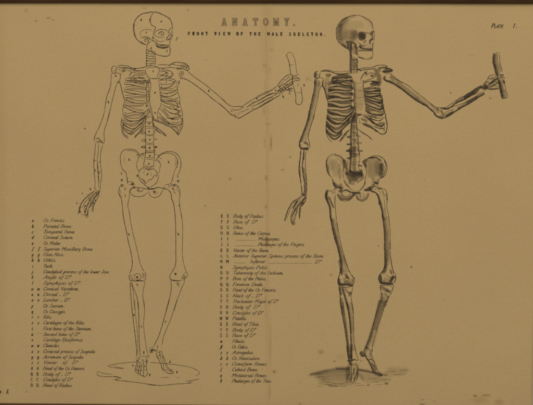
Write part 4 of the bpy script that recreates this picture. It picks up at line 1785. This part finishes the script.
.5: 255,212 300,216 345,205 386,214 382,248 356,280
.5: 285,235 310,255 330,262
T 10 .6: 325,262 345,272
T 22 .18: 310,150 330,170
T 9 .4: 290,170 300,190
@leg_left 320 214 6.66
T 14 .20: 446,30 450,180 452,330
@leg_left 320 300 6.66
T 14 .16: 420,30 390,150 350,300
@arm_right 308 80 10.06
T 18 .20: 110,40 75,180 35,340
@arm_right 275 110 10.06
T 18 .18: 375,60 340,180 300,320
@arm_left 385 66 10.06
T 22 .18: 60,120 160,190 280,280 420,380
@arm_left 425 84 10.06
T 18 .22: 60,210 130,280
"""
def parse(block_text):
    parts = {}
    cur = None
    for ln in block_text.strip().splitlines():
        if ln[0] == '@':
            nm, x0, y0, sc = ln[1:].split(); x0, y0, sc = float(x0), float(y0), float(sc)
            cur = parts.setdefault(nm, [])
            continue
        head, body = ln.split(':')
        pts = [(x0 + float(a) / sc, y0 + float(b) / sc) for a, b in (q.split(',') for q in body.split())]
        cur.append((head.split(), pts, sc))
    return parts
NAMES = {'neck': 'neck', 'ribs': 'rib_cage', 'skull': 'skull', 'pelvis': 'pelvis', 'arm_right': 'arm', 'arm_left': 'arm', 'hand_right': 'hand', 'hand_left': 'hand',
         'leg_right': 'leg', 'leg_left': 'leg', 'foot_right': 'foot', 'foot_left': 'foot', 'staff': 'staff', 'ground': 'ground_patch'}
LW = 1.04
def rib_bands(ink, bands):
    """each front rib is a band (lower edge given); behind, the back of the rib slants up towards the spine"""
    prev = None
    for th, P, raw in bands:
        x = P[:, 0]; y = P[:, 1]; s_ = (x - x[0]) / (x[-1] - x[0])
        if th > 0:
            ink.ribbon(P, (.78 - .18 * s_) * LW * np.minimum(1, .5 + .1 * np.arange(len(x))))
            tt = th * (1 - .18 * np.abs(2 * s_ - 1))
            up = y - tt
            k = slice(1, -1)
            ink.ribbon(np.stack([x[k], up[k]], 1), .46 * LW)
            ink.stroke([(x[0], y[0]), (x[0] - .5, y[0] - th * .4), (x[1], up[1])], .5 * LW)
            if prev is not None:
                py = np.interp(x, prev[:, 0], prev[:, 1])
                for off, wd in ((-1.1, .44), (1.1, .44), (2.3, .32)):
                    yc = (1 - s_) * (up - .6) + s_ * (py + .3) + off - 1.2 * np.sin(3.14 * s_)
                    ok = (yc > py + .35) & (yc < up - .3) & (s_ > .03)
                    i = 0
                    while i < len(ok):
                        if not ok[i]: i += 1; continue
                        j = i
                        while j < len(ok) and ok[j]: j += 1
                        if j - i > 4: ink.ribbon(np.stack([x[i:j], yc[i:j]], 1), wd * LW)
                        i = j
        prev = P
def draw_outline(parts, part_name, label):
    inks = {}
    for nm, items in parts.items():
        ink = inks[nm] = Ink(); bands = []
        for head, pts, sc in items:
            h = head[0]
            if h == 'o':
                for p in pts: ink.dot(p[0], p[1], float(head[1]) * .62)
            elif h == 'B':
                bands.append((float(head[1]) / sc, spline(pts, .4), pts))
            elif h == 't':
                ch = head[1]; x, y = pts[0]
                write(ink, ch, x - G[ch][0] * .85, y + .45, 1.25 if ch.isupper() and ord(ch) < 200 else 1.5, thick=.46, thin=.26, roman=ch.isupper())
            else:
                ink.stroke(pts, float(h.lstrip('D')) * LW)
        rib_bands(ink, bands)
    return inks
def runs(ok, least=4):
    i = 0
    while i < len(ok):
        if not ok[i]: i += 1; continue
        j = i
        while j < len(ok) and ok[j]: j += 1
        if j - i >= least: yield slice(i, j)
        i = j
def shaded_bands(ink, bands):
    """engraved ribs: pale front bands over dark hollows ruled with lines; the back of each rib crosses the hollow as a greyer strip"""
    prev = None
    for bi, (th, P) in enumerate(bands):
        x = P[:, 0]; y = P[:, 1]; n = len(x)
        s_ = (x - x[0]) / (x[-1] - x[0])
        end = np.minimum(1, np.minimum(np.arange(n) + 1, n - np.arange(n)) / 6.0)
        up = y - th * (1 - .30 * np.abs(2 * s_ - 1) ** 2)
        if th > 0:
            ink.ribbon(P, (1.5 - .4 * s_) * (.35 + .65 * end))
            ink.ribbon(np.stack([x, up], 1), (.5 + .2 * (s_ < .3)) * (.3 + .7 * end))
            ink.stroke([(x[0], y[0]), (x[0] - .4 * np.sign(x[-1] - x[0]), (y[0] + up[0]) / 2), (x[0], up[0])], .7)
            # light ruling along the lower half of the band, fading towards the middle
            for f, a in ((.18, .30), (.36, .22), (.56, .16), (.78, .12)):
                w_ = a * (.35 + .9 * np.abs(2 * s_ - 1) ** 1.5)
                ink.ribbon(np.stack([x, y + (up - y) * f], 1), np.clip(w_, .03, .5))
            if prev is not None:
                o = np.argsort(prev[:, 0])
                py = np.interp(x, prev[o, 0], prev[o, 1])
                gap = up - py
                m = max(2, int(np.median(gap) / .52))
                for q in range(m):
                    f = (q + .5) / m
                    yy = py + gap * f
                    c = (1 - s_) * .86 + s_ * .10 - .12 * np.sin(3.14 * s_)
                    half = .27
                    inb = np.clip(1 - np.abs(f - c) / half, 0, 1)
                    deep = (1.05 - .42 * f) * (1 if 1 < bi < 5 else .8)
                    tone = deep * (1 - .88 * np.minimum(1, inb * 2.2))
                    tone = tone * (1 - .25 * s_) * (.93 + .14 * rng.rand(n))
                    wd = np.clip(gap / m, .2, .8) * tone
                    for k in runs((gap > .5) & (wd > .04)):
                        ink.ribbon(np.stack([x[k], yy[k]], 1), wd[k])
                for off in (-half, half):
                    cc = (1 - s_) * .86 + s_ * .10 - .12 * np.sin(3.14 * s_) + off
                    for k in runs((cc > .03) & (cc < .97) & (gap > .5)):
                        ink.ribbon(np.stack([x[k], (py + gap * cc)[k]], 1), .42)
        prev = P
def draw_shaded(parts):
    inks = {}
    for nm, items in parts.items():
        ink = inks[nm] = Ink()
        prims, clips, bands = [], [], {}
        for head, pts, sc in items:
            h = head[0]
            if h == 'o':
                for p in pts: ink.dot(p[0], p[1], float(head[1]) * .5)
            elif h == 'B': bands.setdefault(head[2], []).append((float(head[1]) / sc, spline(pts, .4)))
            elif h == 'C': clips.append(pts)
            elif h == 'T':
                prims.append((np.array(pts), float(head[1]) / sc, float(head[2])))
            else:
                ink.stroke(pts, float(h) * 0.92, taper=.6)
        for bl in bands.values(): shaded_bands(ink, bl)
        ang = {'ground': 0.03, 'skull': -.5, 'pelvis': .35}.get(nm, .22 if 'arm' not in nm else -.25)
        hatch(ink, prims, ang, .60, soft={'ground': 1.5}.get(nm, 2.9), clips=clips)
    return inks
def assemble(inks, part_name, label):
    main = inks['spine'].build(part_name, root, INK)
    main['label'] = label
    for nm, ink in inks.items():
        if nm != 'spine':
            o = ink.build(NAMES[nm], None, INK)
            o.parent = main
            o.matrix_parent_inverse = Matrix.Identity(4)
    return main
OP = parse(OUT)
assemble(draw_outline(OP, 'outline', ''), 'outline_skeleton', 'skeleton drawn in thin outline with small letters on its bones')
assemble(draw_shaded(parse(SHADED)), 'shaded_skeleton', 'skeleton engraved with dark shading standing on a shaded patch of ground')
